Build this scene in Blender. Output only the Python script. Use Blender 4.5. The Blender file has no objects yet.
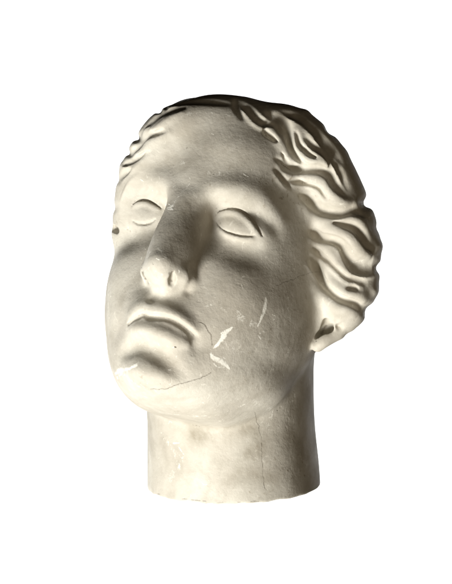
"""Plaster cast of a classical head, modelled as one implicit form and meshed; all sizes in centimetres until the mesh is made."""
import math, time
import numpy as np

# ------------------------------------------------------------------ frames (cm)
# head frame: x = the head's own left, y = forward out of the face, z = up to the crown
# stage frame: x = right, y = away from the viewer, z = up; the foot of the neck stands near z = 0
YAW, PITCH, ROLL = math.radians(24.4), math.radians(10.0), math.radians(12.2)
ELEV = math.radians(4.0)
ORG = np.array([0.0, 0.0, 16.45])
def _rots():
    cy, sy, cp, sp, cr, sr = (math.cos(YAW), math.sin(YAW), math.cos(PITCH), math.sin(PITCH), math.cos(ROLL), math.sin(ROLL))
    Ry = np.array([[cy, -sy, 0], [sy, cy, 0], [0, 0, 1]])
    Rp = np.array([[1, 0, 0], [0, cp, -sp], [0, sp, cp]])
    Rr = np.array([[cr, 0, sr], [0, 1, 0], [-sr, 0, cr]])
    V = Rr @ Rp @ Ry
    ce, se = math.cos(ELEV), math.sin(ELEV)
    F = np.array([[1, 0, 0], [0, -1, 0], [0, 0, 1]])
    E = np.array([[1, 0, 0], [0, ce, -se], [0, se, ce]])   # camera looks down by ELEV
    return F @ E.T @ V
M_HW = None
def _E():
    ce, se = math.cos(ELEV), math.sin(ELEV)
    return np.array([[1, 0, 0], [0, ce, se], [0, -se, ce]])
def build_rot():
    global M_HW
    cy, sy, cp, sp, cr, sr = (math.cos(YAW), math.sin(YAW), math.cos(PITCH), math.sin(PITCH), math.cos(ROLL), math.sin(ROLL))
    Ry = np.array([[cy, -sy, 0], [sy, cy, 0], [0, 0, 1]])
    Rp = np.array([[1, 0, 0], [0, cp, -sp], [0, sp, cp]])
    Rr = np.array([[cr, 0, sr], [0, 1, 0], [-sr, 0, cr]])
    V = Rr @ Rp @ Ry                      # head -> view (right, to viewer, up)
    F = np.diag([1.0, -1.0, 1.0])         # view -> (right, away, up)
    ce, se = math.cos(ELEV), math.sin(ELEV)
    T = np.array([[1, 0, 0], [0, ce, se], [0, -se, ce]])   # tip so that the view looks down by ELEV
    M_HW = T @ F @ V
build_rot()
def to_world(H): return H @ M_HW.T + ORG
def to_head(W): return (W - ORG) @ M_HW

# ------------------------------------------------------------------ small SDF kit
def smin(a, b, k):
    h = np.clip(k - np.abs(a - b), 0, None) / k
    return np.minimum(a, b) - h * h * h * k / 6.0
def smax(a, b, k): return -smin(-a, -b, k)
def ell(P, c, r):
    q = (P - np.array(c)) / np.array(r)
    n = np.sqrt((q * q).sum(-1)) + 1e-9
    g = np.sqrt(((q / np.array(r)) ** 2).sum(-1)) + 1e-9
    return n * (n - 1) / g
def sstep(a, b, x):
    t = np.clip((x - a) / (b - a), 0, 1)
    return t * t * (3 - 2 * t)
def spline(xs, ys):
    # monotone-ish smooth interpolation (natural cubic evaluated on a table)
    xs = np.array(xs, float); ys = np.array(ys, float)
    tx = np.linspace(xs[0], xs[-1], 600)
    d = np.diff(ys) / np.diff(xs)
    m = np.concatenate([[d[0]], [0 if d[i-1]*d[i] <= 0 else 2*d[i-1]*d[i]/(d[i-1]+d[i]) for i in range(1, len(d))], [d[-1]]])
    i = np.clip(np.searchsorted(xs, tx) - 1, 0, len(xs) - 2)
    h = xs[i+1] - xs[i]; t = (tx - xs[i]) / h
    v = (2*t**3-3*t**2+1)*ys[i] + (t**3-2*t**2+t)*h*m[i] + (-2*t**3+3*t**2)*ys[i+1] + (t**3-t**2)*h*m[i+1]
    k = np.exp(-np.linspace(-2.5, 2.5, 61) ** 2); k /= k.sum()
    v = np.convolve(np.pad(v, 30, mode='reflect', reflect_type='odd'), k, 'valid')
    return lambda x: np.interp(x, tx, v)

# ------------------------------------------------------------------ base forms
#BASE
FRONT = spline([-14, -12.6, -12.0, -11.4, -10.6, -9.6, -8.6, -7.5, -6.4, -5.2, -3.5, -1.5, 0.3, 2.2, 4.5, 6.8, 8.6, 10.2, 11],
               [2.5,  4.6,  6.6,   8.2,  9.1,  9.3,  9.35, 9.4, 9.35, 9.2,  9.0,  8.85, 8.9, 9.2, 9.2, 8.5, 7.2, 5, 3])
WIDTH = spline([-14, -13, -12.2, -11.2, -10, -8.5, -6.5, -4, -1, 1.5, 4, 6.5, 9, 11],
               [1.1, 2.2, 3.0, 3.95, 4.8, 5.75, 6.72, 7.12, 7.1, 6.95, 6.8, 6.3, 4.8, 2.8])
CENT = spline([-14, -12, -10, -8, -5, 0, 11], [1.5, 3.0, 2.4, 1.4, 0.5, 0, -1])
EXPO = spline([-14, -11, -8, -4, 0, 3, 8, 11], [2.1, 2.1, 2.15, 2.25, 2.3, 2.3, 2.2, 2.1])
HAIRF = spline([-9, -5, -2, 1, 4, 6, 7.2, 8.4], [0.2, 1.6, 2.9, 4.0, 5.4, 6.8, 8.2, 11])
def face_loft(H):
    x, y, z = H[..., 0], H[..., 1], H[..., 2]
    W = WIDTH(z); c = CENT(z); D = FRONT(z) - c; n = EXPO(z)
    Db = np.minimum(D, 6.0)
    D2 = np.where(y > c, D, Db)
    q = (np.abs(x / W) ** n + np.abs((y - c) / D2) ** n + 1e-12) ** (1 / n)
    d = (q - 1) * np.minimum(W, D2)
    return smax(smax(d, z - 8.6, 1.4), -12.15 - z, 1.4)
def base_head(H):
    x, y, z = H[..., 0], H[..., 1], H[..., 2]
    d = face_loft(H)
    d = smin(d, ell(H, (0, -0.6, 1.6), (6.6, 8.2, 6.95)), 1.6)
    d = smin(d, ell(H, (-3.0, 3.0, 4.5), (3.7, 4.4, 4.2)), 1.8)
    d = smin(d, ell(H, (0.3, 2.0, -8.8), (5.6, 5.8, 2.9)), 2.0)     # under-jaw flesh
    return smin(d, hair_mass(H), 0.45)
def hair_mass(H):
    x, y, z = H[..., 0], H[..., 1], H[..., 2]
    hm = ell(H, (0.1, -0.6, 1.25), (6.75, 8.5, 7.4))
    hm = smin(hm, ell(H, (5.2, -0.8, -1.8), (3.2, 3.6, 4.4)), 2.0)
    hm = smin(hm, ell(H, (-5.6, -0.6, -0.5), (3.0, 3.8, 4.6)), 2.0)
    hm = smin(hm, ell(H, (0, -8.2, -1.5), (4.6, 3.6, 3.6)), 1.5)
    hm = smin(hm, ell(H, (3.4, 0.0, 4.9), (3.8, 4.6, 3.8)), 1.5)
    hm = smax(hm, (y - HAIRF(z) - 0.25) * 1.0, 0.9)
    return hm
def neck(Wp):
    x, y, z = Wp[..., 0], Wp[..., 1], Wp[..., 2]
    r = 5.75 + 0.2 * sstep(5, 0, z) + 0.5 * sstep(8, 13, z)
    cx = NX - 0.28 * sstep(-1, 7, z)
    q = np.sqrt(((x - cx) / r) ** 2 + ((y - NY) / (r * 1.04)) ** 2 + 1e-12)
    d = (q - 1) * r
    rag = 0.025 * np.sin(2.3 * x + 1.1 * y) * np.sin(1.7 * y - 0.9) + 0.02 * np.sin(6.1 * x - 3.0 * y + 1.0)
    return smax(smax(d, -(z - 0.02 * (x - NX) + rag), 0.13), z - 15, 3)
NX, NY = -0.2, 1.2

def blobs(H, d):
    for b in BLOBS:
        q = ((H - np.array(b[:3])) / np.array(b[3:6])) ** 2
        d = d - b[6] * np.exp(-q.sum(-1))
    return d
# a stroke is (op, k, [(x, y, z, r, a), ...]) in the head frame:
#   tube / carve  : a round rod of radius r along the curve, merged with or cut out of the plaster with softness k
#   relief        : raises (a > 0) or sinks (a < 0) the surface within the distance r of the curve
STEP = 0.25
def catmull(A, step=None):
    step = step or STEP
    A = np.array(A, float)
    if len(A) < 3: 
        n = max(2, int(np.linalg.norm(A[1, :3] - A[0, :3]) / step) + 1)
        return A[0] + (A[-1] - A[0]) * np.linspace(0, 1, n)[:, None]
    Q = np.vstack([2 * A[0] - A[1], A, 2 * A[-1] - A[-2]])
    out = []
    for i in range(1, len(Q) - 2):
        n = max(1, int(np.linalg.norm(Q[i+1, :3] - Q[i, :3]) / step))
        for t in np.arange(n) / n:
            out.append(0.5 * (2*Q[i] + (Q[i+1]-Q[i-1])*t + (2*Q[i-1]-5*Q[i]+4*Q[i+1]-Q[i+2])*t*t + (3*Q[i]-Q[i-1]-3*Q[i+1]+Q[i+2])*t**3))
    out.append(Q[-2])
    return np.array(out)
def curve_dist(P, C):
    best = None; bd = None
    for i in range(len(C) - 1):
        a, b = C[i, :3], C[i+1, :3]
        ab = b - a; L2 = ab @ ab + 1e-12
        t = np.clip(((P - a) @ ab) / L2, 0, 1)
        q = P - (a + t[:, None] * ab)
        dist = np.sqrt((q * q).sum(-1))
        r = C[i, 3] + (C[i+1, 3] - C[i, 3]) * t
        am = C[i, 4] + (C[i+1, 4] - C[i, 4]) * t
        if bd is None: bd, br, ba = dist, r, am; sc = dist - r
        else:
            m = (dist - r) < sc
            bd = np.where(m, dist, bd); br = np.where(m, r, br); ba = np.where(m, am, ba); sc = np.where(m, dist - r, sc)
    return bd, br, ba
def prep(strokes):
    out = []
    for op, k, pts in strokes:
        C = catmull(pts)
        C[:, 3] = np.maximum(C[:, 3], 0.02)
        m = (C[:, 3].max() * (2.6 if op == 'relief' else 1)) + (0 if op == 'relief' else k + 0.35)
        out.append((op, k, C, C[:, :3].min(0) - m, C[:, :3].max(0) + m))
    return out
def apply_strokes(H, d, S, block=0):
    """block: the points come in runs of this many that lie close together, so a run can be skipped whole"""
    if block:
        Hb = H.reshape(-1, block, 3); b0 = Hb.min(1); b1 = Hb.max(1); run = np.arange(block)
    for op, k, C, lo, hi in S:
        if block:
            q = np.nonzero(np.all((b1 > lo) & (b0 < hi), -1))[0]
            if not len(q): continue
            m = (q[:, None] * block + run).ravel()
            P = H[m]; m = m[np.all((P > lo) & (P < hi), -1)]
            if not len(m): continue
            P = H[m]; dd = d[m]
            bd, br, ba = curve_dist(P, C)
            if op == 'tube': dd = smin(dd, bd - br, k)
            elif op == 'carve': dd = smax(dd, br - bd, k)
            else: dd = dd - ba * np.exp(-(bd / br) ** 2)
            d[m] = dd
            continue
        m = np.all((H > lo) & (H < hi), -1)
        if not m.any(): continue
        P = H[m]; dd = d[m]
        bd, br, ba = curve_dist(P, C)
        if op == 'tube': dd = smin(dd, bd - br, k)
        elif op == 'carve': dd = smax(dd, br - bd, k)
        else: dd = dd - ba * np.exp(-(bd / br) ** 2)
        d[m] = dd
    return d
#ENDBASE

STEP = 0.12
# broad swellings and hollows of the face: centre, radii, height
BLOBS = [(3.2, 8.4, -0.15, 2.1, 3, 1.2, -0.5),
 (-3.2, 8.4, -0.15, 2.1, 3, 1.2, -0.5),
 (1.65, 9, 0, 0.8, 3, 1.15, -0.56),
 (-1.65, 9, 0, 0.8, 3, 1.15, -0.56),
 (2, 8.9, -1.3, 0.9, 2, 0.8, -0.22),
 (-2, 8.9, -1.3, 0.9, 2, 0.8, -0.22),
 (3.9, 8, -1.9, 1.8, 2, 0.8, -0.22),
 (-3.9, 8, -1.9, 1.8, 2, 0.8, -0.22),
 (4.2, 7.6, -4.2, 2, 2.5, 1.9, 0.28),
 (-4.2, 7.6, -4.2, 2, 2.5, 1.9, 0.28),
 (0, 9.5, -7.1, 2.4, 2, 1.9, 0.38),
 (-0.8, 9.5, -6, 1.3, 2, 0.85, 0.3),
 (3, 8.6, -7.9, 0.8, 1.5, 0.9, -0.12),
 (-3, 8.6, -7.9, 0.8, 1.5, 0.9, -0.12),
 (-0.25, 9.4, -10.6, 1.5, 1.5, 1.1, 0.42),
 (5.6, 5.5, 2.6, 1.6, 2, 2, -0.2),
 (-5.6, 5.5, 2.6, 1.6, 2, 2, -0.2)]
# modelled features and locks of hair
STROKES = [('tube', 1.5, [(0, 7.9, 3.9, 0.8, 0), (0, 8.42, 2.4, 0.9, 0), (0, 8.6, 1.4, 0.88, 0), (0, 8.93, 0.4, 0.92, 0), (0.03, 9.52, -1.4, 0.98, 0), (0.1, 10.35, -3, 0.88, 0), (0.15, 10.8, -3.7, 0.82, 0)]),
 ('tube', 1.3, [(0, 8.5, 0.4, 1.1, 0), (0, 9.15, -1.8, 1.4, 0), (0, 9.55, -3.4, 1.45, 0), (0.05, 9.65, -3.95, 1.25, 0)]),
 ('tube', 0.6, [(-0.77, 10.15, -3.95, 0.52, 0), (-1.2, 9.7, -4.05, 0.54, 0), (-1.25, 9.2, -4.3, 0.5, 0)]),
 ('tube', 0.6, [(0.93, 10.15, -3.95, 0.52, 0), (1.3, 9.7, -4.05, 0.54, 0), (1.35, 9.2, -4.3, 0.5, 0)]),
 ('tube', 0.5, [(0.16, 10.6, -4.05, 0.6, 0), (0.1, 10, -4.55, 0.5, 0), (0, 9.4, -5, 0.5, 0)]),
 ('relief', 0, [(-0.6, 9.3, 0.6, 0.7, 0.1), (-1.4, 9.3, 1.45, 0.75, 0.24), (-2.7, 8.9, 1.95, 0.9, 0.32), (-4.2, 7.9, 1.9, 0.95, 0.28), (-5.5, 6.5, 1, 0.8, 0.2)]),
 ('tube', 0.7, [(-2.7, 7, -0.05, 1.15, 0), (-3.3, 6.86, -0.1, 1.27, 0), (-4.1, 6.45, -0.25, 1.05, 0)]),
 ('relief', 0, [(0.6, 9.3, 0.6, 0.7, 0.1), (1.4, 9.3, 1.45, 0.75, 0.24), (2.7, 8.9, 1.95, 0.9, 0.32), (4.2, 7.9, 1.9, 0.95, 0.28), (5.5, 6.5, 1, 0.8, 0.2)]),
 ('tube', 0.7, [(2.7, 7, -0.05, 1.15, 0), (3.3, 6.86, -0.1, 1.27, 0), (4.1, 6.45, -0.25, 1.05, 0)]),
 ('tube', 0.6, [(1.832, 6.235, 6.547, 1.55, 0), (2.916, 5.593, 6.927, 1.75, 0), (4.178, 4.793, 6.898, 1.9, 0), (5.654, 3.902, 5.757, 2.1, 0), (6.832, 2.35, 3.954, 2.15, 0), (7.999, 1.108, 1.431, 2.2, 0), (8.29, 0.143, -1.149, 2.1, 0), (8.194, -0.132, -2.795, 1.75, 0)]),
 ('tube', 1.2, [(-5.354, 1.702, 5.557, 1.68, 0), (-6.532, 0.15, 3.754, 1.72, 0), (-7.699, -1.092, 1.231, 1.76, 0), (-7.99, -2.057, -1.349, 1.68, 0), (-7.894, -2.332, -2.995, 1.4, 0)]),
 ('tube', 1.6, [(1.225, 6.36, 6.924, 1.5, 0), (-0.197, 7.294, 6.688, 1.45, 0), (-1.571, 8.146, 6.143, 1.35, 0), (-2.84, 8.121, 5.345, 1.5, 0), (-3.601, 7.986, 4.016, 1.5, 0), (-4.35, 7.559, 2.361, 1.45, 0), (-4.817, 6.766, 0.623, 1.3, 0), (-5.102, 5.801, -0.999, 1.2, 0)]),
 ('tube', 0.75, [(-1.748, 9.223, -6.866, 0.24, 0), (-1.207, 9.534, -6.497, 0.32, 0), (-0.662, 9.703, -6.398, 0.35, 0), (-0.153, 9.722, -6.461, 0.34, 0), (0.518, 9.626, -6.456, 0.37, 0), (1.212, 9.429, -6.602, 0.36, 0), (1.843, 9.188, -6.883, 0.31, 0), (2.318, 8.876, -7.25, 0.2, 0)]),
 ('tube', 0.55, [(-1.404, 9.334, -7.785, 0.25, 0), (-0.708, 9.559, -7.727, 0.46, 0), (-0.007, 9.621, -7.761, 0.52, 0), (0.766, 9.518, -7.873, 0.5, 0), (1.474, 9.257, -8.025, 0.42, 0), (2.048, 8.922, -8.061, 0.25, 0)]),
 ('carve', 0.22, [(-1.994, 9.278, -7.523, 0.07, 0), (-1.573, 9.589, -7.202, 0.13, 0), (-1.18, 9.784, -6.992, 0.18, 0), (-0.791, 9.947, -6.84, 0.18, 0), (-0.341, 9.959, -6.943, 0.2, 0), (0.267, 9.956, -6.886, 0.2, 0), (0.913, 9.861, -6.869, 0.21, 0), (1.55, 9.659, -7.022, 0.22, 0), (2.156, 9.326, -7.308, 0.2, 0), (2.574, 8.89, -7.6, 0.09, 0)]),
 ('relief', 0.2, [(-2.21, 8.815, -9.397, 0.5, -0.12), (-1.347, 9.34, -8.984, 0.5, -0.32), (-0.653, 9.56, -8.796, 0.5, -0.42), (0.166, 9.592, -8.935, 0.5, -0.44), (0.874, 9.451, -9.246, 0.5, -0.4), (1.53, 9.148, -9.659, 0.5, -0.25), (2.166, 8.631, -10.1, 0.5, -0.06)]),
 ('relief', 0.2, [(-0.115, 10.192, -5.204, 0.28, -0.16), (-0.485, 9.965, -5.846, 0.28, -0.16)]),
 ('relief', 0.2, [(2.5, 8.96, -7.699, 0.4, -0.15), (2.597, 8.713, -8.272, 0.4, -0.12), (2.413, 8.784, -8.822, 0.4, -0.03)]),
 ('carve', 0.18, [(-1.203, 10.117, -4.119, 0.189, 0), (-1.204, 9.926, -4.418, 0.27, 0), (-1.205, 9.735, -4.718, 0.202, 0)]),
 ('carve', 0.18, [(0.866, 10.758, -4.058, 0.175, 0), (0.868, 10.532, -4.41, 0.25, 0), (0.87, 10.306, -4.763, 0.188, 0)]),
 ('relief', 0.2, [(1.713, 9.687, -3.621, 0.3, -0.15), (1.871, 9.568, -4.214, 0.3, -0.22), (1.569, 9.3, -4.899, 0.25, -0.15)]),
 ('carve', 0.08, [(1.605, 7.921, 0.269, 0.05, 0), (1.893, 8.014, 0.613, 0.09, 0), (2.405, 8.162, 0.799, 0.12, 0), (2.927, 8.135, 0.867, 0.14, 0), (3.421, 7.937, 0.769, 0.16, 0), (3.973, 7.778, 0.444, 0.16, 0), (4.454, 7.523, -0.011, 0.12, 0), (4.8, 7.202, -0.403, 0.05, 0)]),
 ('carve', 0.08, [(1.768, 7.861, -0.033, 0.04, 0), (2.283, 8.022, -0.436, 0.08, 0), (2.824, 8.047, -0.636, 0.1, 0), (3.493, 7.949, -0.721, 0.11, 0), (4.178, 7.664, -0.627, 0.1, 0), (4.474, 7.491, -0.419, 0.05, 0)]),
 ('carve', 0.08, [(-4.19, 8.151, 0.25, 0.05, 0), (-3.936, 8.225, 0.528, 0.11, 0), (-3.55, 8.199, 0.682, 0.14, 0), (-3.13, 8.152, 0.673, 0.14, 0), (-2.681, 8.107, 0.532, 0.12, 0), (-2.185, 8.011, 0.348, 0.06, 0)]),
 ('carve', 0.08, [(-4.073, 7.85, -0.662, 0.05, 0), (-3.689, 7.898, -0.796, 0.1, 0), (-3.228, 7.959, -0.791, 0.11, 0), (-2.723, 8.032, -0.65, 0.1, 0), (-2.406, 8.06, -0.42, 0.05, 0)]),
 ('relief', 0.2, [(1.581, 7.912, 0.054, 0.19, 0), (1.834, 7.954, 0.403, 0.19, 0.08), (2.342, 8.099, 0.589, 0.19, 0.13), (2.89, 8.109, 0.652, 0.19, 0.16), (3.425, 8, 0.548, 0.19, 0.18), (4.002, 7.874, 0.226, 0.19, 0.17), (4.463, 7.563, -0.224, 0.19, 0.1), (4.787, 7.199, -0.613, 0.19, 0)]),
 ('relief', 0.2, [(-4.175, 8.125, 0.069, 0.16, 0), (-3.914, 8.202, 0.347, 0.16, 0.1), (-3.519, 8.19, 0.498, 0.16, 0.15), (-3.091, 8.167, 0.487, 0.16, 0.15), (-2.633, 8.142, 0.347, 0.16, 0.12), (-2.133, 8.034, 0.168, 0.16, 0)]),
 ('relief', 0.2, [(1.853, 7.9, -0.199, 0.16, 0), (2.345, 8.016, -0.597, 0.16, 0.08), (2.877, 8.013, -0.792, 0.16, 0.1), (3.538, 7.886, -0.873, 0.16, 0.1), (4.224, 7.583, -0.775, 0.16, 0.08), (4.531, 7.431, -0.567, 0.16, 0)]),
 ('relief', 0.2, [(-2.215, 9.307, 6.787, 0.225, 0.059), (-3.176, 9.53, 5.811, 0.225, 0.297), (-3.88, 9.481, 4.744, 0.225, 0.059)]),
 ('relief', 0.2, [(-1.573, 9.551, 6.363, 0.252, 0.068), (-2.658, 9.661, 5.415, 0.252, 0.338), (-3.457, 9.592, 4.415, 0.252, 0.338), (-4.242, 9.351, 3.6, 0.252, 0.068)]),
 ('relief', 0.2, [(-2.099, 9.548, 4.97, 0.252, 0.068), (-3.066, 9.574, 4.259, 0.252, 0.338), (-3.79, 9.412, 3.36, 0.252, 0.338), (-4.691, 9.062, 2.492, 0.252, 0.068)]),
 ('relief', 0.2, [(-3.099, 9.384, 3.441, 0.225, 0.054), (-3.978, 9.228, 2.588, 0.225, 0.27), (-4.928, 8.758, 1.678, 0.225, 0.054)]),
 ('relief', 0.2, [(-3.658, 9.147, 2.311, 0.225, 0.049), (-4.418, 8.82, 1.515, 0.225, 0.243), (-5.059, 8.207, 0.536, 0.225, 0.049)]),
 ('relief', 0.2, [(5.104, 6.442, 7.079, 0.378, 0.076), (5.261, 6.371, 6.244, 0.378, 0.318), (5.871, 6.022, 5.41, 0.378, 0.378), (6.901, 5.531, 5.267, 0.378, 0.378), (7.465, 5.019, 5.012, 0.378, 0.318), (7.832, 4.504, 4.399, 0.378, 0.076)]),
 ('relief', 0.2, [(2.423, 7.659, 7.703, 0.378, 0.068), (3.205, 7.507, 7.087, 0.378, 0.248), (3.911, 7.164, 6.462, 0.378, 0.338), (4.591, 6.697, 5.739, 0.378, 0.338), (5.122, 6.233, 5.066, 0.378, 0.338), (6.1, 5.743, 4.85, 0.378, 0.248), (6.938, 5.381, 4.847, 0.378, 0.068)]),
 ('relief', 0.2, [(5.071, 6.454, 3.793, 0.45, 0.113), (5.473, 5.72, 4.186, 0.45, 0.416), (6.095, 5.357, 4.227, 0.45, 0.567), (7.023, 4.973, 4.107, 0.45, 0.567), (7.613, 4.379, 3.607, 0.45, 0.567), (8.337, 3.81, 3.18, 0.45, 0.416), (8.838, 3.396, 3.085, 0.45, 0.113)]),
 ('relief', 0.2, [(6.03, 4.66, 2.408, 0.405, 0.094), (6.435, 3.915, 2.19, 0.405, 0.347), (7.185, 3.711, 1.932, 0.405, 0.472), (8.187, 3.612, 1.946, 0.405, 0.472), (8.853, 3.354, 2.295, 0.405, 0.472), (9.451, 2.803, 2.18, 0.405, 0.347), (9.887, 2.234, 1.512, 0.405, 0.094)]),
 ('relief', 0.2, [(6.489, 3.769, 1.698, 0.495, 0.113), (7.124, 3.482, 1.516, 0.495, 0.416), (7.987, 3.434, 1.3, 0.495, 0.567), (8.822, 3.151, 1.143, 0.495, 0.567), (9.379, 2.701, 0.727, 0.495, 0.567), (9.881, 2.1, 0.34, 0.495, 0.416), (10.188, 1.58, 0.375, 0.495, 0.113)]),
 ('relief', 0.2, [(6.676, 3.396, 0.544, 0.378, 0.086), (7.23, 2.869, 0.346, 0.378, 0.363), (7.939, 2.837, -0.092, 0.378, 0.432), (8.395, 2.608, -0.645, 0.378, 0.432), (8.939, 2.332, -1.04, 0.378, 0.363), (9.419, 2.035, -1.173, 0.378, 0.086)]),
 ('relief', 0.2, [(6.86, 2.91, -0.785, 0.45, 0.108), (7.511, 2.132, -1.517, 0.45, 0.454), (8.222, 2.03, -2.067, 0.45, 0.54), (9.094, 1.691, -2.471, 0.45, 0.54), (9.748, 1.24, -2.346, 0.45, 0.454), (10.047, 0.543, -2.551, 0.45, 0.108)]),
 ('relief', 0.2, [(6.914, 2.747, -1.942, 0.45, 0.094), (7.189, 2.021, -2.473, 0.45, 0.397), (7.863, 1.647, -2.965, 0.45, 0.472), (8.643, 1.521, -3.23, 0.45, 0.472), (9.293, 1.129, -3.319, 0.45, 0.397), (9.632, 0.585, -3.488, 0.45, 0.094)]),
 ('relief', 0.2, [(6.811, 4.011, 2.544, 0.27, 0.032), (7.608, 4.042, 2.763, 0.27, 0.162), (8.478, 3.685, 2.964, 0.27, 0.032)]),
 ('relief', 0.2, [(-2.373, 9.163, 6.909, 0.1, -0.026), (-3.31, 9.453, 5.904, 0.1, -0.13), (-4.026, 9.401, 4.825, 0.1, -0.026)]),
 ('relief', 0.2, [(-2.077, 9.413, 6.675, 0.1, -0.026), (-3.055, 9.582, 5.724, 0.1, -0.13), (-3.749, 9.534, 4.67, 0.1, -0.026)]),
 ('relief', 0.2, [(-1.663, 9.533, 6.451, 0.1, -0.026), (-2.751, 9.654, 5.493, 0.1, -0.13), (-3.561, 9.581, 4.484, 0.1, -0.13), (-4.366, 9.304, 3.678, 0.1, -0.026)]),
 ('relief', 0.2, [(-1.487, 9.561, 6.277, 0.1, -0.026), (-2.569, 9.66, 5.34, 0.1, -0.13), (-3.358, 9.594, 4.348, 0.1, -0.13), (-4.127, 9.381, 3.527, 0.1, -0.026)]),
 ('relief', 0.2, [(-2.16, 9.579, 5.047, 0.1, -0.026), (-3.146, 9.591, 4.33, 0.1, -0.13), (-3.888, 9.414, 3.423, 0.1, -0.13), (-4.812, 9.021, 2.568, 0.1, -0.026)]),
 ('relief', 0.2, [(-2.04, 9.514, 4.893, 0.1, -0.026), (-2.987, 9.552, 4.189, 0.1, -0.13), (-3.695, 9.404, 3.298, 0.1, -0.13), (-4.578, 9.087, 2.421, 0.1, -0.026)]),
 ('relief', 0.2, [(-3.175, 9.416, 3.505, 0.1, -0.026), (-4.069, 9.239, 2.652, 0.1, -0.13), (-5.048, 8.724, 1.748, 0.1, -0.026)]),
 ('relief', 0.2, [(-3.024, 9.35, 3.378, 0.1, -0.026), (-3.889, 9.213, 2.525, 0.1, -0.13), (-4.817, 8.777, 1.611, 0.1, -0.026)]),
 ('relief', 0.2, [(-3.748, 9.166, 2.368, 0.1, -0.026), (-4.523, 8.827, 1.562, 0.1, -0.13), (-5.192, 8.173, 0.578, 0.1, -0.026)]),
 ('relief', 0.2, [(-3.567, 9.127, 2.254, 0.1, -0.026), (-4.317, 8.806, 1.47, 0.1, -0.13), (-4.934, 8.227, 0.496, 0.1, -0.026)]),
 ('relief', 0.2, [(5.114, 6.4, 6.172, 0.1, -0.026), (5.776, 5.998, 5.274, 0.1, -0.13), (6.854, 5.522, 5.108, 0.1, -0.13), (7.375, 5.069, 4.875, 0.1, -0.026)]),
 ('relief', 0.2, [(5.406, 6.337, 6.317, 0.1, -0.026), (5.963, 6.039, 5.548, 0.1, -0.13), (6.943, 5.529, 5.428, 0.1, -0.13), (7.55, 4.955, 5.152, 0.1, -0.026)]),
 ('relief', 0.2, [(3.14, 7.605, 6.935, 0.1, -0.026), (3.839, 7.265, 6.316, 0.1, -0.13), (4.528, 6.842, 5.591, 0.1, -0.13), (5.076, 6.32, 4.901, 0.1, -0.13), (6.05, 5.674, 4.7, 0.1, -0.026)]),
 ('relief', 0.2, [(3.271, 7.414, 7.239, 0.1, -0.026), (3.993, 7.084, 6.602, 0.1, -0.13), (4.666, 6.579, 5.88, 0.1, -0.13), (5.184, 6.18, 5.222, 0.1, -0.13), (6.144, 5.799, 5.002, 0.1, -0.026)]),
 ('relief', 0.2, [(5.49, 5.672, 4.028, 0.1, -0.026), (6.046, 5.262, 4.081, 0.1, -0.13), (6.94, 4.925, 3.964, 0.1, -0.13), (7.515, 4.371, 3.472, 0.1, -0.13), (8.276, 3.825, 3.024, 0.1, -0.026)]),
 ('relief', 0.2, [(5.457, 5.77, 4.343, 0.1, -0.026), (6.144, 5.449, 4.373, 0.1, -0.13), (7.102, 5.01, 4.251, 0.1, -0.13), (7.707, 4.378, 3.744, 0.1, -0.13), (8.395, 3.787, 3.338, 0.1, -0.026)]),
 ('relief', 0.2, [(6.389, 3.963, 2.025, 0.1, -0.026), (7.134, 3.626, 1.782, 0.1, -0.13), (8.209, 3.559, 1.789, 0.1, -0.13), (8.863, 3.328, 2.13, 0.1, -0.13), (9.383, 2.883, 2.027, 0.1, -0.026)]),
 ('relief', 0.2, [(6.503, 3.921, 2.343, 0.1, -0.026), (7.233, 3.79, 2.083, 0.1, -0.13), (8.165, 3.664, 2.103, 0.1, -0.13), (8.841, 3.378, 2.461, 0.1, -0.13), (9.513, 2.706, 2.336, 0.1, -0.026)]),
 ('relief', 0.2, [(7.046, 3.386, 1.373, 0.1, -0.026), (7.933, 3.378, 1.146, 0.1, -0.13), (8.753, 3.136, 0.991, 0.1, -0.13), (9.29, 2.727, 0.586, 0.1, -0.13), (9.823, 2.131, 0.182, 0.1, -0.026)]),
 ('relief', 0.2, [(7.2, 3.573, 1.66, 0.1, -0.026), (8.038, 3.485, 1.454, 0.1, -0.13), (8.888, 3.157, 1.295, 0.1, -0.13), (9.464, 2.666, 0.869, 0.1, -0.13), (9.936, 2.06, 0.501, 0.1, -0.026)]),
 ('relief', 0.2, [(7.112, 2.763, 0.217, 0.1, -0.026), (7.8, 2.767, -0.204, 0.1, -0.13), (8.263, 2.568, -0.759, 0.1, -0.13), (8.851, 2.303, -1.184, 0.1, -0.026)]),
 ('relief', 0.2, [(7.349, 2.98, 0.473, 0.1, -0.026), (8.073, 2.894, 0.022, 0.1, -0.13), (8.523, 2.638, -0.529, 0.1, -0.13), (9.023, 2.354, -0.896, 0.1, -0.026)]),
 ('relief', 0.2, [(7.375, 2.08, -1.632, 0.1, -0.026), (8.112, 1.973, -2.2, 0.1, -0.13), (9.044, 1.641, -2.628, 0.1, -0.13), (9.707, 1.202, -2.506, 0.1, -0.026)]),
 ('relief', 0.2, [(7.657, 2.209, -1.407, 0.1, -0.026), (8.332, 2.09, -1.934, 0.1, -0.13), (9.142, 1.735, -2.313, 0.1, -0.13), (9.79, 1.28, -2.186, 0.1, -0.026)]),
 ('relief', 0.2, [(7.106, 2.113, -2.611, 0.1, -0.026), (7.76, 1.584, -3.104, 0.1, -0.13), (8.583, 1.469, -3.384, 0.1, -0.13), (9.235, 1.099, -3.476, 0.1, -0.026)]),
 ('relief', 0.2, [(7.281, 1.956, -2.34, 0.1, -0.026), (7.965, 1.709, -2.827, 0.1, -0.13), (8.701, 1.57, -3.074, 0.1, -0.13), (9.352, 1.165, -3.164, 0.1, -0.026)]),
 ('relief', 0.2, [(6.83, 3.96, 2.454, 0.1, -0.026), (7.622, 4.003, 2.669, 0.1, -0.13), (8.492, 3.664, 2.864, 0.1, -0.026)]),
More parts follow.
